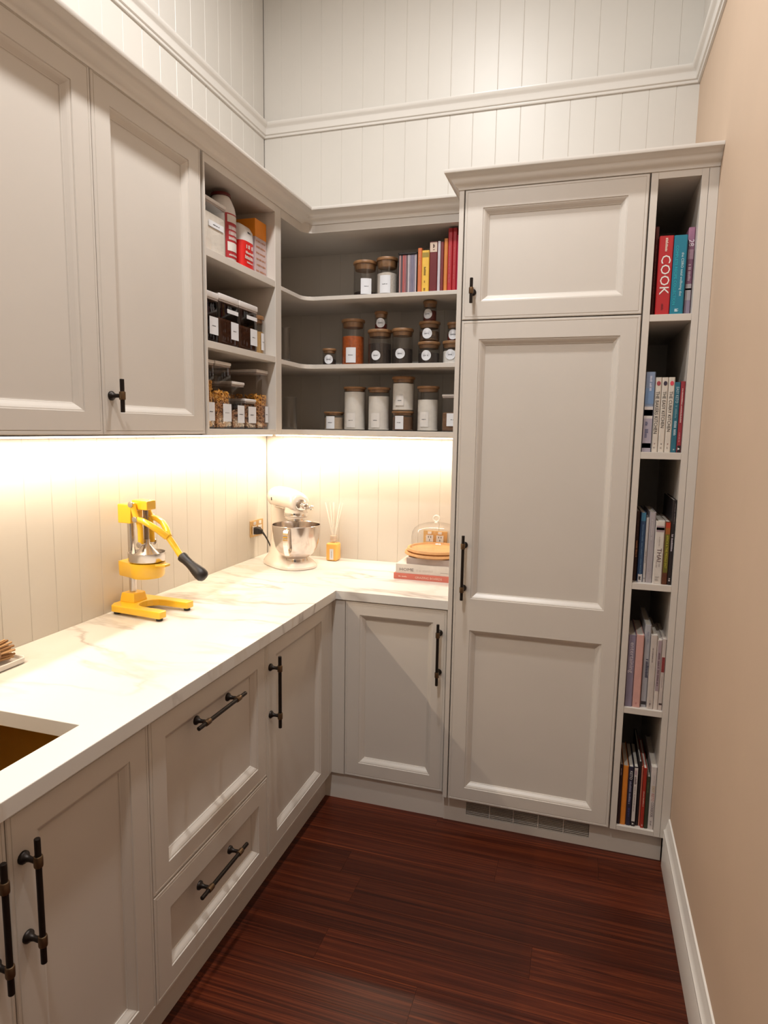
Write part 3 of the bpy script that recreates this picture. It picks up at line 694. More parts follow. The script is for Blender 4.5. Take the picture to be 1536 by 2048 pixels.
jar('glass jar of pale flakes with wooden lid beside the slipcase', 754, 796.5, 518, .040, ZS1, CY, OATS, .80, ('r', 770, 568, .024, .037), g1, heap=.006)
jar('tiny spice jar standing alone on the middle corner shelf', 646, 672, 698, .020, ZS2, CY, DKH, .55, ('o', 657, 718.6, .0205, 0), g2)
jar('tall jar of orange spice with a wooden lid', 684.6, 729, 640.5, .034, ZS2, CY, ORG, .76, ('r', 701.5, 710, .023, .033), g2)
_, c3, r3, zt3 = jar('jar of dark leaves with a small spice jar on top', 736, 783.5, 661, .030, ZS2, CY, DKH, .76, ('o', 751.6, 710.7, .021, 0), g2, py=700)
jar('small spice jar stacked on the jar of dark leaves', 750, 775, 624, .027, zt3+.0004, CY-.005, REDS, .5, ('o', 761, 645.5, .0205, 0), g2)
jar('part-filled dark jar between the two jar stacks', 784.5, 827, 658.6, .030, ZS2, CY, DKH, .56, ('o', 800, 707, .022, 0), g2)
_, c5, r5, zt5 = jar('wide low jar of dark spice at the bottom of a three jar stack', 836, 880, 685, .027, ZS2, CY, DKH, .72, ('o', 852, 710.7, .022, 0), g2, py=705)
_, c5b, r5b, zt5b = jar('wide low jar of lumpy whole spice in the middle of a three jar stack', 838, 880, 644.5, .027, zt5+.0004, CY, NUTS, .75, ('o', 854, 666.7, .022, 0), g2, py=670)
jar('small jar of dark red spice topping the three jar stack', 847, 874, 603, .026, zt5b+.0004, CY, REDS, .75, ('o', 855, 627.7, .0205, 0), g2)
_, c6, r6, zt6 = jar('low jar of white powder against the tall cupboard', 885, 924, 683, .028, ZS2, CY, WHT, .8, ('o', 900.5, 709, .022, 0), g2, py=705)
jar('small spice jar stacked on the jar of white powder', 895, 921, 645.5, .024, zt6+.0004, CY, REDS, .6, ('o', 905.6, 668.7, .021, 0), g2)
jar('short wide jar of beige sugar on the lower corner shelf', 649, 687, 824, .015, ZS3, CY, BEI, .84, ('r', 660.3, 845, .021, .028), g3, py=845)
PL = pm('printed_clear_label', (.66, .63, .60), .5)
jar('tall full jar of white flour beside the short sugar jar', 688, 731, 774.5, .020, ZS3, CY, WHT, .985, ('r', 701.5, 840.5, .021, .032), g3, py=820, labmat=PL)
jar('tall jar of white sugar between flour jar and stacked jars', 736, 779.6, 775.5, .022, ZS3, CY, WHT, .90, ('r', 750.5, 840.5, .020, .032), g3, py=820, labmat=PL)
_, c4, r4, zt4 = jar('short jar of brown sugar under a jar of white flour', 784, 827, 822.8, .018, ZS3, CY, BRN, .9, ('r', 798, 845, .020, .029), g3, py=845)
jar('jar of white flour stacked on the short brown sugar jar', 784.5, 829, 754, .026, zt4+.0004, CY, WHT, .97, ('r', 799, 801, .019, .022), g3, py=790, labmat=PL)
jar('tall jar of white powder beside the square container', 834, 877.8, 773, .024, ZS3, CY, WHT, .80, ('r', 848, 838.8, .020, .032), g3, py=820, labmat=PL)
# square clear container by the tall cupboard
def container(name, label, x0, x1, y0, y1, z0, z1, lidh, cont, fill, group, body=CLEAR, lid=WHITEPL, face='y', labrect=None, r=.008, heap=None):
    t = thing(name, label, 'container', ((x0+x1)/2, (y0+y1)/2, z0), group=group)
    zb = z1-lidh
    bx('body', x0, x1, y0, y1, z0, zb, body, t, bevel=r, seg=3)
    e = .0022
    if cont: bx('contents', x0+e, x1-e, y0+e, y1-e, z0+.004, z0+(zb-z0)*fill, cont, t, bevel=r*.8, seg=2)
    bx('lid', x0-.0012, x1+.0012, y0-.0012, y1+.0012, zb+.0002, z1, lid, t, bevel=min(.005, lidh*.35), seg=3)
    bx('seal', x0+.001, x1-.001, y0+.001, y1-.001, zb-.006, zb+.0001, pm('seal_grey', (.42, .36, .34), .4), t, bevel=r*.7)
    if labrect:
        u0, u1, v0, v1 = labrect
        if face == 'x': mp = lambda u, v: (x1+.0006, u, v)
        else: mp = lambda u, v: (u, y0-.0006, v)
        lb = MB().add([mp(u0, v0), mp(u1, v0), mp(u1, v1), mp(u0, v1)], [(0, 1, 2, 3)]).build('label', LABELW, t)
        off = .0003 if face == 'x' else -.0003
        mp2 = (lambda u, v: (x1+.0010, u, v)) if face == 'x' else (lambda u, v: (u, y0-.0010, v))
        um, vm = (u0+u1)/2, (v0+v1)/2; hw = (u1-u0)*.22
        print_line(INK, lb, mp2, um-hw, um+hw, vm-.0018, vm+.0018)
    return t
p = at_y(883, 840, -.27); q = at_y(890, 788.6, -.27); lab0 = at_y(893.5, 826.5, -.27)
container('food_container', 'square clear container with white lid against the tall cupboard', p.x, min(p.x+.1, XT0-.003), -.27, -.17, ZS3, q.z, .010, BRN, .55, g3, labrect=(lab0.x, p.x+.085, lab0.z-.055, lab0.z))
# empty glassware near the divider
def tumbler(label, px0, px1, ptop, z0, cy, nm):
    a, b = at_y(px0, ptop, cy), at_y(px1, ptop, cy); cx = (a.x+b.x)/2; R_ = (b.x-a.x)/2*.95; h = a.z-z0
    t = thing(nm, label, 'glass', (cx, cy, z0), group='empty glassware on the corner shelves')
    MB().lathe([(.0005, 0), (R_*.9, 0), (R_, .006), (R_, h-.001), (R_-.0012, h), (R_-.0024, h-.001), (R_-.0024, .01), (.0005, .009)], cx, cy, z0, n=30, cap=False).build('bowl', GLASS, t, smooth=True)
    MB().lathe([(R_+.0003, h-.0035), (R_+.0012, h-.002), (R_+.0003, h-.0005)], cx, cy, z0, n=30, cap=False).build('rim', GLASS, t, smooth=True)
tumbler('empty straight glass tumbler on the lower corner shelf near the cubby side', 566, 593, 794, ZS3, -.42, 'glass_tumbler')
tumbler('empty tall glass on the middle corner shelf near the cubby side', 564, 580, 655, ZS2, -.47, 'glass_tumbler')
# ------------------------------------------------------------------ cubby contents (faces look to +x)
XC = .335
def cy_z(px, py, x=XC):
    p = at_x(px, py, x); return p.y, p.z
ZA, ZB, ZCc = 2.145+.0003, 1.8508+.0003, 1.56+.0003
ga, gb, gc = 'food packs on the top cubby shelf', 'containers on the middle cubby shelf', 'pasta containers in the bottom of the cubby'
yl = -1.1145
# flour container
yr, _ = cy_z(453, 470); zt = cy_z(448, 411)[1]
lu0 = cy_z(417, 450)[0]; lu1 = cy_z(447, 460)[0]; lz = cy_z(432, 452)[1]
container('food_container', 'large clear container of flour with white lid on top cubby shelf', .16, XC, yl, yr, ZA, zt, .014, WHT, .82, ga, face='x', labrect=(lu0, lu1, lz-.010, lz+.010), r=.012)
# white bottle with red cap
y0, y1 = yr+.003, cy_z(484.5, 480)[0]
cxb, cyb = XC-.055, (y0+y1)/2; Rb = (y1-y0)/2
zsh = cy_z(470, 425, cxb)[1]; zc0 = cy_z(455, 404, cxb)[1]; zc1 = min(cy_z(455, 388, cxb)[1], ZS-.006)
t = thing('plastic_bottle', 'white plastic bottle with dark red cap and red label', 'bottle', (cxb, cyb, ZA), group=ga)
def oval(a, b, z, n=24): return [(cxb+a*math.cos(2*math.pi*k/n), cyb+b*math.sin(2*math.pi*k/n), z) for k in range(n)]
zs_ = zc0-.055
MB().loft([oval(.046, Rb*.9, ZA), oval(.052, Rb, ZA+.008), oval(.052, Rb, zs_), oval(.048, Rb*.95, zs_+.02), oval(.040, Rb*.75, zs_+.04), oval(.032, Rb*.58, zc0)]).build('body', WHITEPL, t, smooth=True)
MB().loft([oval(.036, Rb*.66, zc0+.0005), oval(.036, Rb*.66, zc1-.004), oval(.034, Rb*.62, zc1)]).build('cap', pm('dark_red_cap', (.11, .008, .008), .4), t, smooth=True)
def ovmap(k=1.012): return lambda u, v: (cxb+.052*k*math.cos(u), cyb+Rb*k*math.sin(u), v)
def wrap(mp, u0, u1, v0, v1, n=8):
    mb = MB(); vs = []
    for k in range(n+1):
        u = u0+(u1-u0)*k/n; vs += [mp(u, v0), mp(u, v1)]
    return mb.add(vs, [(2*k, 2*k+2, 2*k+3, 2*k+1) for k in range(n)])
lz0, lz1 = ZA+.022, ZA+.022+(zs_-ZA-.03)
RL = col((.36, .012, .018)); LW = col((.66, .60, .56))
lb = wrap(ovmap(), -.75, 1.15, lz0, lz1).build('label', RL, t)
hh = lz1-lz0
wrap(ovmap(1.02), -.6, 1.0, lz1-hh*.20, lz1-hh*.03).build('emblem', LW, lb)
wrap(ovmap(1.02), -.6, .8, lz0+hh*.16, lz0+hh*.36).build('picture', LW, lb)
for k, (a, b) in enumerate(((.64, .74), (.52, .62), (.41, .49), (.05, .10))):
    print_line(LW, lb, ovmap(1.025), -.5, .95, lz0+hh*a, lz0+hh*b)
# red and white bag
y2, y3 = y1+.003, cy_z(511.5, 500)[0]; zt = cy_z(495, 446)[1]
t = thing('food_bag', 'red and white food bag with a rounded top beside the bottle', 'bag', (XC-.04, (y2+y3)/2, ZA), group=ga)
def bagsec(z, k, ky=1.0):
    cxg, cyg = XC-.042, (y2+y3)/2; a, b = .042*k, (y3-y2)/2*ky
    return [(cxg+a*abs(math.cos(2*math.pi*i/20))**.5*(1 if math.cos(2*math.pi*i/20) >= 0 else -1), cyg+b*abs(math.sin(2*math.pi*i/20))**.5*(1 if math.sin(2*math.pi*i/20) >= 0 else -1), z) for i in range(20)]
hb = zt-ZA; zr = ZA+hb*.62
MB().loft([bagsec(ZA, .8, .9), bagsec(ZA+.008, 1, 1), bagsec(zr, 1, 1)]).build('lower_pack', col((.62, .012, .010), .35), t, smooth=True)
MB().loft([bagsec(zr+.0003, 1, 1), bagsec(ZA+hb*.85, .95, .97), bagsec(ZA+hb*.95, .7, .85), bagsec(zt, .35, .6)]).build('upper_pack', WHITEPL, t, smooth=True)
mp = lambda u, v: (XC+.0012, u, v)
for a, b, c0, c1 in ((.47, .56, .25, .8), (.36, .42, .2, .85), (.25, .33, .15, .85), (.17, .21, .3, .8)):
    print_line(LW, t, mp, y2+(y3-y2)*c0, y2+(y3-y2)*c1, ZA+hb*a, ZA+hb*b)
print_line(INK, t, lambda u, v: (XC-.001, u, v), y2+(y3-y2)*.4, y2+(y3-y2)*.7, ZA+hb*.79, ZA+hb*.83)
# carton
y4 = y3+.004; y5 = cy_z(534.5, 500)[0]; zt = cy_z(530, 447)[1]; zo = cy_z(530, 482)[1]
t = thing('carton', 'tall carton with orange top and pale lower half beside the bag', 'box', (XC-.03, (y4+y5)/2, ZA), group=ga)
bx('lower_sleeve', XC-.085, XC-.004, y4, y5, ZA, zo, col((.50, .38, .37)), t, bevel=.001)
bx('upper_sleeve', XC-.085, XC-.004, y4, y5, zo+.0002, zt, col((.72, .23, .008)), t, bevel=.001)
bx('side_panel', XC-.06, XC-.010, y4-.0008, y4+.0005, ZA+.025, zo-.004, col((.46, .42, .52)), t)
for k in range(6): print_line(col((.45, .18, .08)), t, lambda u, v: (XC-.0032, u, v), y4+.006, y5-.008, ZA+.02+k*.022, ZA+.027+k*.022)
# middle shelf : three smoky containers and a jar
xs3 = [yl, cy_z(438.6, 640)[0], cy_z(478.7, 650)[0], cy_z(516, 660)[0], min(cy_z(537.5, 670)[0], YDV0-.004)]
def smoky(label, a, b, ptop, pf, cont, lr, strip=None):
    yy0, yy1 = a+.0015, b-.0015
    zt = cy_z(ptop[0], ptop[1])[1]; fz = cy_z(pf[0], pf[1])[1]
    zb = zt-.022
    w = yy1-yy0
    t = container('food_container', label, XC-.11, XC, yy0, yy1, ZB, zt, .022, cont, (fz-ZB)/(zb-ZB), gb, SMOKE, WHITEPL, 'x', lr, r=.014)
    if strip:
        zc = cy_z(*strip)[1]
        MB().add([(XC+.0007, yy1-w*.62, zc-.007), (XC+.0007, yy1-.006, zc-.007), (XC+.0007, yy1-.006, zc+.007), (XC+.0007, yy1-w*.62, zc+.007)], [(0, 1, 2, 3)]).build('tape_label', LABELW, t)
def lrect(x0p, x1p, y0p, y1p):
    s = 6.606; a = at_x(400+x0p/s, 560+(y0p+y1p)/2/s, XC); b = at_x(400+x1p/s, 560+(y0p+y1p)/2/s, XC)
    zt_ = at_x(400+x0p/s, 560+y0p/s, XC).z; zb_ = at_x(400+x1p/s, 560+y1p/s, XC).z
    return (a.y, b.y, zb_, zt_)
TEA = pm('dark_tea', (.02, .010, .008), .9, var=.4, scale=150); COC = pm('cocoa_powder', (.17, .082, .042), .9, var=.15, scale=110)
smoky('smoky container of dark tea beside the wall cabinet door', xs3[0], xs3[1], (425, 583), (425, 612), TEA, lrect(125, 240, 470, 735))
smoky('smoky container of cocoa between two other smoky containers', xs3[1], xs3[2], (463, 594), (463, 640), COC, lrect(410, 508, 552, 808), (468.5, 626.5))
smoky('smoky container of cocoa beside the jar with amber lid', xs3[2], xs3[3], (500, 608), (500, 654), COC, lrect(665, 755, 640, 880), (507, 638))
ya, yb_ = xs3[3]+.003, xs3[4]; Rj = (yb_-ya)/2; cxj, cyj = XC-Rj-.002, (ya+yb_)/2
zt = cy_z(526, 632)[1]; zf = cy_z(526, 664)[1]
t = thing('glass_jar', 'round jar of golden grain with amber lid beside the cocoa container', 'jar', (cxj, cyj, ZB), group=gb)
MB().lathe([(.0005, 0), (Rj-.004, 0), (Rj, .005), (Rj, zt-.016-ZB), (Rj*.95, zt-.016-ZB), (Rj*.95, .006), (.0005, .004)], cxj, cyj, ZB, cap=False).build('body', GLASS, t, smooth=True)
MB().lathe([(.0005, .005), (Rj*.94, .005), (Rj*.94, zf-ZB), (.0005, zf-ZB+.001)], cxj, cyj, ZB, cap=False).build('contents', pm('golden_grain', (.52, .31, .11), .9, var=.15, scale=200), t, smooth=True)
MB().lathe([(.0005, -.012), (Rj*.93, -.012), (Rj*.94, 0), (Rj*1.03, .0005), (Rj*1.03, .012), (Rj*.98, .0155), (.0005, .0155)], cxj, cyj, zt-.0155, cap=False).build('lid', pm('amber_lid', (.20, .09, .03), .4, var=.2), t, smooth=True)
an = .15; lb = cyl_patch(cxj, cyj, Rj+.0006, an, .017, ZB+.02, ZB+.085).build('label', LABELW, t)
print_line(INK, lb, cyl_map(cxj, cyj, Rj+.001, an), -.008, .008, ZB+.05, ZB+.0535)
# bottom shelf : clear pasta containers
PA = pm('golden_pasta', (.60, .29, .045), .55, var=.15, scale=50); PB = pm('brown_pasta', (.42, .19, .055), .6, var=.25, scale=50); PC = pm('mixed_nuts', (.28, .13, .055), .6, var=.3, scale=60)
def loose(mat, parent, x0, x1, y0, y1, z0, z1, n, r=.0032, ln=.022, name='contents', curl=.005):
    """a fill of loose dry pasta spirals, too many to count"""
    mb = MB(); m_ = .007
    for _ in range(n):
        d = Vector((RND.uniform(-.5, .5), RND.uniform(-1, 1), RND.uniform(-.8, .8))).normalized()
        u = d.orthogonal().normalized(); v = d.cross(u)
        c = Vector((RND.choice((RND.uniform(x0+m_, x1-m_), RND.uniform(max(x0+m_, x1-.022), x1-m_))), RND.uniform(y0+m_, y1-m_), RND.uniform(z0+m_, z1)))
        pts = []
        for k in range(7):
            f = k/6-.5; a_ = k*1.25
            q = c+d*ln*f+(u*math.cos(a_)+v*math.sin(a_))*curl
            pts.append((min(max(q.x, x0+r+.0008), x1-r-.0008), min(max(q.y, y0+r+.0008), y1-r-.0008), max(q.z, z0+r)))
        mb.tube(pts, r, 5)
    o = mb.build(name, mat, parent, smooth=True); o['kind'] = 'stuff'
    return o
def clearc(label, px0, px1, ptop, pf, cont, lr, depth=.10, x1=XC, mix=None):
    a = cy_z(px0, 800, x1)[0] if px0 else yl; b = min(cy_z(px1, 800, x1)[0], YDV0-.004)
    zt = cy_z(px1-3, ptop, x1)[1]; fz = cy_z(px1-3, pf, x1)[1]; zb = zt-.012
    t = container('food_container', label, x1-depth, x1, a+.0012, b-.0012, ZCc, zt, .012, None, 0, gc, CLEAR, WHITEPL, 'x', None, r=.006)
    if lr:
        mp = lambda u, v: (x1+.0006, u, v)
        u0, u1, v0, v1 = lr; u0 = max(u0, a+.004); u1 = min(u1, b-.003)
        lb = MB().add([mp(u0, v0), mp(u1, v0), mp(u1, v1), mp(u0, v1)], [(0, 1, 2, 3)]).build('label', LABELW, t)
        um, vm = (u0+u1)/2, (v0+v1)/2; hw = (u1-u0)*.25
        print_line(INK, lb, lambda u, v: (x1+.001, u, v), um-hw, um+hw, vm-.0018, vm+.0018)
    vol = (b-a)*(fz-ZCc)
    loose(cont, t, x1-depth+.002, x1-.001, a+.0024, b-.0024, ZCc+.003, fz, int(vol*(22000 if depth < .15 else 26000))+30)
    if mix:
        fz2 = cy_z(px1-3, mix[1], x1)[1]
        loose(mix[0], t, x1-depth+.002, x1-.001, a+.0024, b-.0024, fz-.004, fz2, int((b-a)*(fz2-fz)*26000)+25, name='upper_contents')
clearc('tall clear pasta container beside the wall cabinet door', None, 430, 720, 762, PA, lrect(105, 200, 1610, 1860))
clearc('tall clear container of golden spiral pasta', 431.5, 463.5, 726, 806, PB, lrect(305, 415, 1632, 1872), mix=(PA, 786))
clearc('medium clear container with low nuts beside tall pasta container', 464.5, 489.5, 765, 826, PC, lrect(497, 587, 1655, 1890))
clearc('short clear container with white lid in front of the broad one', 490.5, 512.5, 799, 812, PC, lrect(638, 740, 1670, 1893))
clearc('broad clear container of pasta against the cubby side', 513.5, 542, 743, 812, PB, lrect(860, 925, 1668, 1885), depth=.22, mix=(PA, 793))
# ------------------------------------------------------------------ hand juicer
t = thing('citrus_press', 'yellow cast iron hand citrus press with black lever grip on the worktop', 'juicer', (.055, -1.137, H), math.radians(-5))
L = dict(local=True)
arc = [(.092+.05*math.cos(a), .05*math.sin(a)) for a in [math.radians(270-22.5*k) for k in range(9)]]
MB().prism([(-.036, .058), (-.036, -.058), (-.02, -.085), (.19, -.090), (.195, -.086), (.195, -.056), (.19, -.052)]+arc+[(.19, .052), (.195, .056), (.195, .086), (.19, .090), (-.02, .085)], 'z', .010, .034).build('base', YEL, t, bevel=.004, **L)
for x, y in ((-.012, -.066), (-.012, .066), (.178, -.071), (.178, .071)):
    MB().lathe([(.010, 0), (.0115, .001), (.0115, .0105)], x, y, 0, n=14).build('foot', BLACK, t, **L)
def blk(x0, x1, w, z0, z1, k=.85):
    return [[(x0, -w, z0), (x1, -w, z0), (x1, w, z0), (x0, w, z0)], [(x0+(x1-x0)*(1-k)*.5, -w*k, z1), (x1-(x1-x0)*(1-k)*.5, -w*k, z1), (x1-(x1-x0)*(1-k)*.5, w*k, z1), (x0+(x1-x0)*(1-k)*.5, w*k, z1)]]
MB().loft(blk(-.032, .034, .033, .033, .066)).build('post_socket', YEL, t, bevel=.003, **L)
MB().lathe([(.0125, .06), (.0125, .37)], 0, 0, 0, n=20).build('post', STEEL, t, smooth=True, **L)
# dish with arm round the post
def dsh(k, z, r=.063):
    c = [(.066+r*k*math.cos(a), r*k*math.sin(a), z) for a in [math.radians(-125+250*i/26) for i in range(27)]]
    return c+[(-.030, .034*k, z), (-.030, -.034*k, z)]
MB().loft([dsh(.88, .128), dsh(.95, .134), dsh(1, .176), dsh(.99, .181)]).build('dish', YEL, t, smooth=True, **L)
MB().prism([(.118, -.026), (.158, -.013), (.158, .013), (.118, .026)], 'z', .171, .180).build('spout', YEL, t, bevel=.002, **L)
MB().lathe([(.0005, .183), (.054, .181), (.060, .185), (.0625, .188), (.0635, .216), (.0610, .216), (.0595, .19), (.0005, .192)], .068, 0, 0, n=40, cap=False).build('strainer_cup', STEEL, t, smooth=True, **L)
MB().lathe([(.050, .196), (.050, .202), (.033, .218), (.018, .236), (.012, .246), (.012, .262), (.0005, .262)], .068, 0, 0, n=32, cap=False).build('press_cone', STEEL, t, smooth=True, **L)
MB().lathe([(.0085, .255), (.0085, .375)], .068, 0, 0, n=16).build('plunger_rod', pm('dark_steel', (.28, .24, .22), .3, 1), t, smooth=True, **L)
m = MB(); m.loft([[(-.030, -.030, .316), (.026, -.030, .316), (.026, .030, .316), (-.030, .030, .316)], [(-.030, -.030, .383), (.030, -.030, .383), (.030, .030, .383), (-.030, .030, .383)]])
m.build('head_block', YEL, t, bevel=.003, **L)
MB().prism([(.02, .352), (.045, .366), (.095, .366), (.095, .398), (.03, .400), (.015, .384)], 'y', -.022, .022).build('head_arm', YEL, t, bevel=.003, **L)
for s in (-1, 1):
    y = .034*s
    MB().tube([(.043, y, .386), (.049, y, .362), (.060, y, .334)], [.0105, .0095, .0105], 10).build('upper_link', YEL, t, smooth=True, **L)
    MB().tube([(.060, y*.8, .336), (.067, y*.8, .30), (.068, y*.8, .248)], [.0105, .0095, .0100], 10).build('lower_link', YEL, t, smooth=True, **L)
    for bx_, bz, yy in ((.043, .386, 1.25), (.060, .335, 1.25), (.069, .246, 1.05)):
        MB().tube([(bx_, 0, bz), (bx_, y*yy-.001*s, bz), (bx_, y*yy, bz), (bx_, y*yy+.004*s, bz), (bx_, y*yy+.005*s, bz)], [.005, .005, .0105, .0105, .008], 14).build('bolt', STEEL, t, smooth=True, **L)
    MB().tube([(.060, y, .335), (.085, y*1.02, .331), (.115, y*.92, .318), (.142, y*.55, .298), (.163, y*.12, .276)], [.0095, .0105, .011, .0115, .012], 10).build('lever_fork', YEL, t, smooth=True, **L)
MB().tube([(.150, 0, .289), (.175, 0, .264), (.216, 0, .214), (.224, 0, .205)], [.0105, .011, .0105, .0105], 12).build('lever', YEL, t, smooth=True, **L)
g0 = Vector((.216, 0, .216)); g1_ = Vector((.316, 0, .146))
MB().tube([g0+(g1_-g0)*k for k in (0, .04, .1, .2, .35, .5, .65, .8, .9, .97, 1)], [.012, .0175, .018, .0160, .0155, .0175, .021, .0232, .022, .016, .006], 16).build('grip', BLACK, t, smooth=True, **L)
# ------------------------------------------------------------------ stand mixer
t = thing('stand_mixer', 'cream stand mixer with polished steel bowl in the worktop corner', 'mixer', (.228, -.223, H), math.radians(-38))
def ell(cx, cy, a, b, z, n=36, p=2.0):
    q = []
    for k in range(n):
        c, s_ = math.cos(2*math.pi*k/n), math.sin(2*math.pi*k/n)
        q.append((cx+a*abs(c)**(2/p)*(1 if c >= 0 else -1), cy+b*abs(s_)**(2/p)*(1 if s_ >= 0 else -1), z))
    return q
MB().loft([ell(.012, 0, .160, .104, 0, p=2.4), ell(.012, 0, .165, .108, .004, p=2.4), ell(.012, 0, .164, .107, .013, p=2.4), ell(.008, 0, .150, .098, .026, p=2.4), ell(-.012, 0, .118, .086, .038, p=2.3), ell(-.044, 0, .083, .070, .055), ell(-.066, 0, .064, .058, .08), ell(-.080, 0, .055, .050, .12), ell(-.086, 0, .052, .047, .17), ell(-.084, 0, .053, .047, .225), ell(-.076, 0, .060, .050, .262), ell(-.066, 0, .064, .050, .285)]).build('pedestal', MIXW, t, smooth=True, **L)
def hsec(x, zc, ry, rz, n=28): return [(x, ry*math.cos(2*math.pi*k/n), zc+rz*math.sin(2*math.pi*k/n)) for k in range(n)]
MB().loft([hsec(-.158, .312, .012, .011), hsec(-.154, .313, .029, .027), hsec(-.144, .315, .043, .040), hsec(-.122, .318, .055, .050), hsec(-.08, .319, .060, .053), hsec(-.02, .318, .061, .053), hsec(.04, .315, .060, .052), hsec(.085, .311, .057, .049), hsec(.112, .308, .052, .045), hsec(.124, .306, .044, .038), hsec(.127, .305, .036, .031)]).build('motor_head', MIXW, t, smooth=True, **L)
MB().loft([hsec(.120, .302, .030, .028), hsec(.138, .301, .029, .027), hsec(.141, .301, .025, .023)]).build('front_cap', CHROME, t, smooth=True, **L)
MB().tube([(.139, 0, .301), (.150, 0, .300), (.156, .004, .300), (.172, .006, .299), (.176, .006, .299)], [.012, .010, .013, .013, .009], 14).build('hub_knob', CHROME, t, smooth=True, **L)
MB().tube([(.115, .030, .285), (.118, .048, .285), (.119, .056, .285), (.120, .066, .285)], [.006, .007, .013, .011], 14).build('clamp_knob', CHROME, t, smooth=True, **L)
MB().lathe([(.048, .300), (.053, .270), (.054, .246), (.051, .242), (.051, .236), (.0005, .236)], .078, 0, 0, n=32, cap=False).build('gear_housing', MIXW, t, smooth=True, **L)
MB().lathe([(.0545, .262), (.0552, .258), (.0552, .252), (.0545, .248)], .078, 0, 0, n=32, cap=False).build('chrome_band', CHROME, t, smooth=True, **L)
MB().lathe([(.044, .2358), (.044, .226), (.040, .223), (.0005, .223)], .080, 0, 0, n=32, cap=False).build('planetary_ring', CHROME, t, smooth=True, **L)
MB().lathe([(.012, .2225), (.012, .17), (.006, .165), (.006, .10)], .080, 0, 0, n=14).build('beater_shaft', STEEL, t, smooth=True, **L)
bx('slot', -.062, -.056, -.0625, -.0585, .308, .323, BLACK, t, bevel=.001, **L)
bx('lock_lever', -.05, .06, -.0545, -.047, .278, .284, CHROME, t, bevel=.002, **L)
bw = [(.0005, .040), (.044, .040), (.050, .028), (.053, .028), (.053, .034), (.050, .046), (.062, .054), (.082, .070), (.098, .098), (.107, .135), (.111, .175), (.113, .203), (.1145, .2045), (.1135, .206), (.111, .204), (.1085, .172), (.1045, .135), (.095, .100), (.079, .074), (.0005, .052)]
MB().lathe(bw, .083, 0, 0, n=48, cap=False).build('bowl', pm('polished_steel', (.66, .60, .56), .16, 1, var=.03, scale=40), t, smooth=True, **L)
ha = math.radians(-47); hc, hs = math.cos(ha), math.sin(ha)
def hb_(r, z, w): return [(.083+r*hc-hs*w, r*hs+hc*w, z), (.083+r*hc+hs*w, r*hs-hc*w, z)]
m = MB(); pts = [(.111, .190), (.128, .196), (.141, .190), (.147, .170), (.145, .130), (.134, .095), (.124, .078), (.097, .090)]
secs = []
for r_, z_ in pts:
    a_, b_ = hb_(r_, z_, .011); c_, d_ = hb_(r_-.003, z_-.002, .011); secs.append([a_, b_, d_, c_])
m.loft(secs).build('bowl_handle', CHROME, t, smooth=True, **L)
# ------------------------------------------------------------------ power points
def gpo(label, mp, u0, u1, v0, v1):
    c = mp((u0+u1)/2, (v0+v1)/2, 0)
    t = thing('power_point', label, 'power outlet', c)
    def B_(n, a0, a1, b0, b1, o0, o1, mat, bev=.001):
        p, q = mp(a0, b0, o0), mp(a1, b1, o1)
        return bx(n, *(k for i in range(3) for k in sorted((p[i], q[i]))), mat, t, bevel=bev)
    B_('plate', u0, u1, v0, v1, .0003, .008, BRPL, .002)
    w_, h_ = u1-u0, v1-v0
    for f in (.27, .70):
        uc = u0+w_*f
        B_('socket', uc-w_*.15, uc+w_*.15, v0+h_*.12, v0+h_*.66, .0082, .0105, WHITEPL)
        B_('switch', uc-w_*.08, uc+w_*.08, v0+h_*.74, v0+h_*.93, .0082, .0125, WHITEPL)
        for du, dv in ((-.05, .5), (.05, .5), (0, .26)):
            B_('slot', uc+du*w_-.0016, uc+du*w_+.0016, v0+h_*dv-.004, v0+h_*dv+.004, .0106, .0109, BLACK, 0)
    return t
gpo('brass double power point behind the glass dome', lambda u, v, o: (u, -o, v), .846, .964, 1.021, 1.083)
gpo('brass double power point with a black plug beside the mixer', lambda u, v, o: (o, u, v), -.190, -.062, 1.020, 1.102)
t = thing('power_plug', 'black plug and short cord running behind the stand mixer', 'plug', (.03, -.155, 1.055))
MB().loft([[(.0110, -.155+a, 1.052+b) for a, b in ((-.017, -.018), (.017, -.018), (.017, .018), (-.017, .018))], [(.030, -.153+a, 1.052+b) for a, b in ((-.017, -.018), (.017, -.018), (.017, .018), (-.017, .018))], [(.050, -.150+a, 1.046+b) for a, b in ((-.009, -.010), (.009, -.010), (.009, .010), (-.009, .010))]]).build('plug_body', BLACK, t, bevel=.004)
MB().tube([(.047, -.150, 1.048), (.066, -.150, 1.026), (.082, -.150, 1.000), (.095, -.149, .972), (.104, -.140, .945), (.105, -.115, .920), (.112, -.09, .9165), (.13, -.075, .9155)], [.0062, .0042, .0034, .0034, .0034, .0034, .0034, .0034], 8).build('cord', BLACK, t, smooth=True)
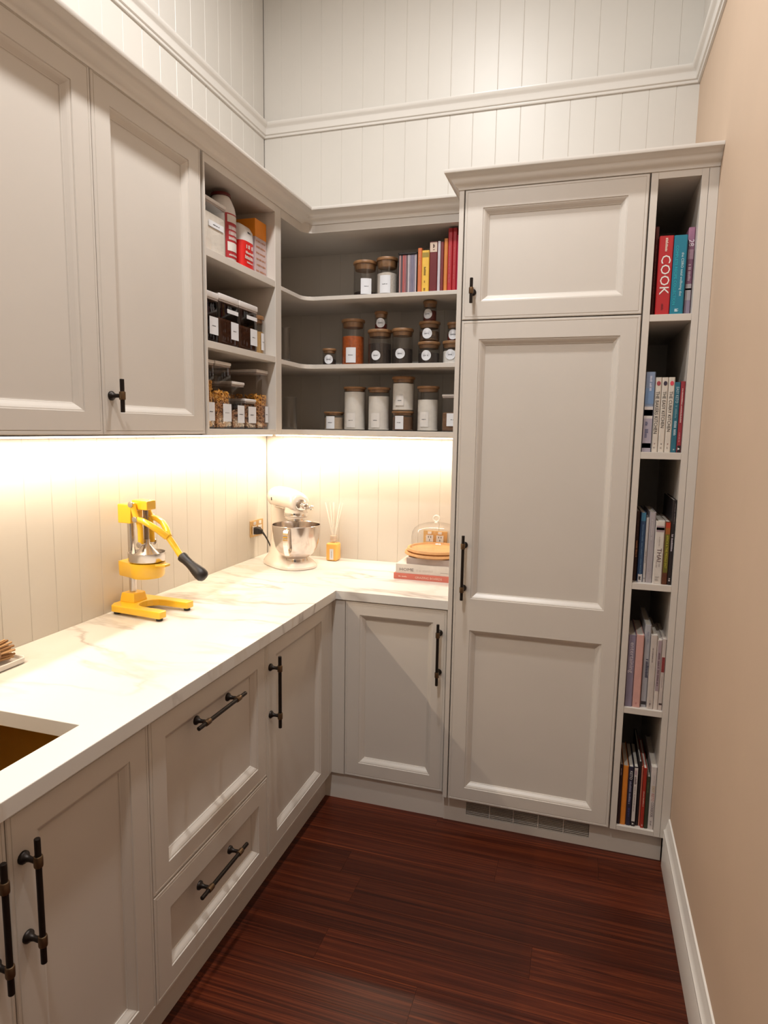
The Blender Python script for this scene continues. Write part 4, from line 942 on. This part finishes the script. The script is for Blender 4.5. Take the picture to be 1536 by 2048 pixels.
# ------------------------------------------------------------------ reed diffuser
dx, dy = .398, -.062
t = thing('reed_diffuser', 'amber reed diffuser bottle with white reeds beside the mixer', 'diffuser', (dx, dy, H))
AMB = pm('amber_oil', (.85, .47, .12), .15, ior=1.4)
bx('bottle', dx-.029, dx+.029, dy-.031, dy+.031, H+.0002, H+.090, AMB, t, bevel=.010, seg=4)
MB().lathe([(.022, .088), (.016, .096), (.0135, .099), (.0135, .104)], dx, dy, H, n=22).build('shoulder', GLASS, t, smooth=True)
MB().lathe([(.0155, .101), (.0165, .103), (.0165, .124), (.015, .126)], dx, dy, H, n=24).build('collar', pm('bottle_collar', (.62, .50, .40), .35, .4), t, smooth=True)
lb = MB().add([(dx-.008, dy-.0316, H+.008), (dx+.012, dy-.0316, H+.008), (dx+.012, dy-.0316, H+.062), (dx-.008, dy-.0316, H+.062)], [(0, 1, 2, 3)]).build('label', LABELW, t)
print_line(INK, lb, lambda u, v: (v, dy-.032, u), H+.016, H+.054, dx+.0005, dx+.0035)
for tx, ty in ((-.046, .004), (-.016, -.010), (-.006, .012), (.003, -.004), (.030, .010), (.050, -.004)):
    MB().tube([(dx+tx*.1, dy+ty*.1, H+.118), (dx+tx, dy+ty, H+.290)], .0027, 6).build('reed', pm('white_reed', (.88, .84, .76), .7), t)
# ------------------------------------------------------------------ book stack, boards, glass dome
def flat_book(label, x0, x1, y0, y1, z0, z1, rgb, texts):
    t = thing('stacked_book', label, 'book', ((x0+x1)/2, (y0+y1)/2, z0), group='books lying flat on the worktop')
    e = .003
    MB().prism([(y0, z0), (y1, z0), (y1, z0+e), (y0+e, z0+e), (y0+e, z1-e), (y1, z1-e), (y1, z1), (y0, z1)], 'x', x0, x1).build('cover', col(rgb), t)
    bx('pages', x0+.003, x1-.003, y0+e, y1-.004, z0+e, z1-e, PAPER, t)
    for s, u0, u1, v0, v1, c_ in texts:
        mp = lambda u, v: (x0+u, y0-.0006, z0+(z1-z0)*v)
        if s: lettering(s, col(c_, .6, 0), t, mp, u0, u1, v0, v1)
        else: print_line(col(c_, .6, 0), t, mp, u0, u1, v0, v1, asp=z1-z0)
X1 = XT0-.004
flat_book('coral book lettered GRAZING BOARDS at the bottom of the stack', .7945, X1, -.338, -.10, H+.0003, .9375, (.56, .15, .11), [('GRAZING BOARDS', .098, .218, .3, .66, (.72, .55, .45)), (None, .022, .062, .4, .62, (.72, .5, .42))])
flat_book('white book lettered HOME lying on the coral book', .8020, X1, -.332, -.09, .9378, .9785, (.60, .55, .50), [('HOME', .018, .082, .26, .58, (.10, .08, .08)), (None, .095, .17, .28, .52, (.52, .46, .42)), (None, .2, .25, .28, .36, (.35, .3, .27))])
flat_book('mottled grey book under the round wooden boards', .8470, X1, -.318, -.10, .9788, 1.0055, (.36, .29, .26), [])
TR = pm('oak_board', (.58, .31, .13), .4, var=.12, scale=18)
def rboard(label, cx, cy, z, r, h, rim):
    t = thing('round_board', label, 'board', (cx, cy, z), group='round wooden boards')
    MB().lathe([(.0005, 0), (r-.010, 0), (r, h*.45), (r-.003, h), (r-.012, h), (r-.016, h-rim), (.0005, h-rim)], cx, cy, z, n=48, cap=False).build('disc', TR, t, smooth=True)
rboard('lower round wooden board lying on the mottled grey book', .953, -.195, 1.0058, .1445, .016, .002)
rboard('upper round wooden board with raised rim under the glass dome', .953, -.195, 1.0202, .134, .018, .006)
t = thing('glass_dome', 'clear glass cake dome with ring handle on the wooden boards', 'dome', (.950, -.195, 1.0325))
MB().lathe([(.110, 0), (.111, .055), (.108, .076), (.098, .093), (.080, .106), (.050, .115), (.020, .119), (.0005, .120)], .950, -.195, 1.0326, n=44, cap=False).build('bell', GLASS, t, smooth=True)
MB().lathe([(.1105, 0), (.113, .002), (.1105, .004)], .950, -.195, 1.0326, n=44, cap=False).build('rim', GLASS, t, smooth=True)
ring = [(.950+.014*math.cos(2*math.pi*k/20), -.195, 1.0326+.136+.014*math.sin(2*math.pi*k/20)) for k in range(21)]
MB().tube(ring, .0042, 8).build('ring_handle', pm('milky_glass', (.8, .76, .68), .1), t, smooth=True)
MB().lathe([(.010, .1185), (.006, .121), (.005, .124)], .950, -.195, 1.0326, n=14).build('handle_stem', MATS['milky_glass'], t, smooth=True)
# ------------------------------------------------------------------ soap tray and dish brush by the sink
tx0, tx1, ty0, ty1 = .012, .127, -1.96, -1.672
t = thing('sink_tray', 'long white ceramic tray with rounded corners beside the sink', 'tray', ((tx0+tx1)/2, (ty0+ty1)/2, H))
def rs(i, z, r=.016): return rr(tx0+i, tx1-i, ty0+i, ty1-i, max(.004, r-i), z)
m = MB(); m.loft([rs(.004, H+.0002), rs(0, H+.004), rs(-.001, H+.016), rs(.001, H+.018), rs(.0045, H+.0165), rs(.0065, H+.008), rs(.010, H+.006)]); m.build('dish', pm('white_ceramic', (.78, .75, .72), .2), t, smooth=True)
t = thing('dish_brush', 'round wooden dish brush with tan bristles lying in the white tray', 'brush', (.075, -1.735, H+.006))
MB().tube([(.068, -1.88, H+.036), (.070, -1.80, H+.036), (.073, -1.76, H+.036), (.075, -1.732, H+.036), (.075, -1.728, H+.036)], [.008, .008, .012, .027, .022], 18).build('head', pm('brush_wood', (.30, .16, .08), .5, var=.2), t, smooth=True)
BR = [pm('bristle_tan', (.52, .31, .15), .8), pm('bristle_dark', (.30, .15, .06), .8)]
for ringr, cnt in ((.008, 5), (.0165, 10), (.024, 14)):
    for k in range(cnt):
        a = 2*math.pi*k/cnt+ringr*40; ca, sa = math.cos(a), math.sin(a)
        p0 = Vector((.075+ringr*ca*.9, -1.731, H+.036+ringr*sa*.9)); p1 = Vector((.075+ringr*1.12*ca, -1.688+RND.uniform(-.003, .003), H+.036+ringr*1.08*sa))
        MB().tube([p0, (p0+p1)/2, p1], [.0022, .003, .0035], 6).build('bristle_tuft', BR[k % 2 if k % 3 else 0], t)
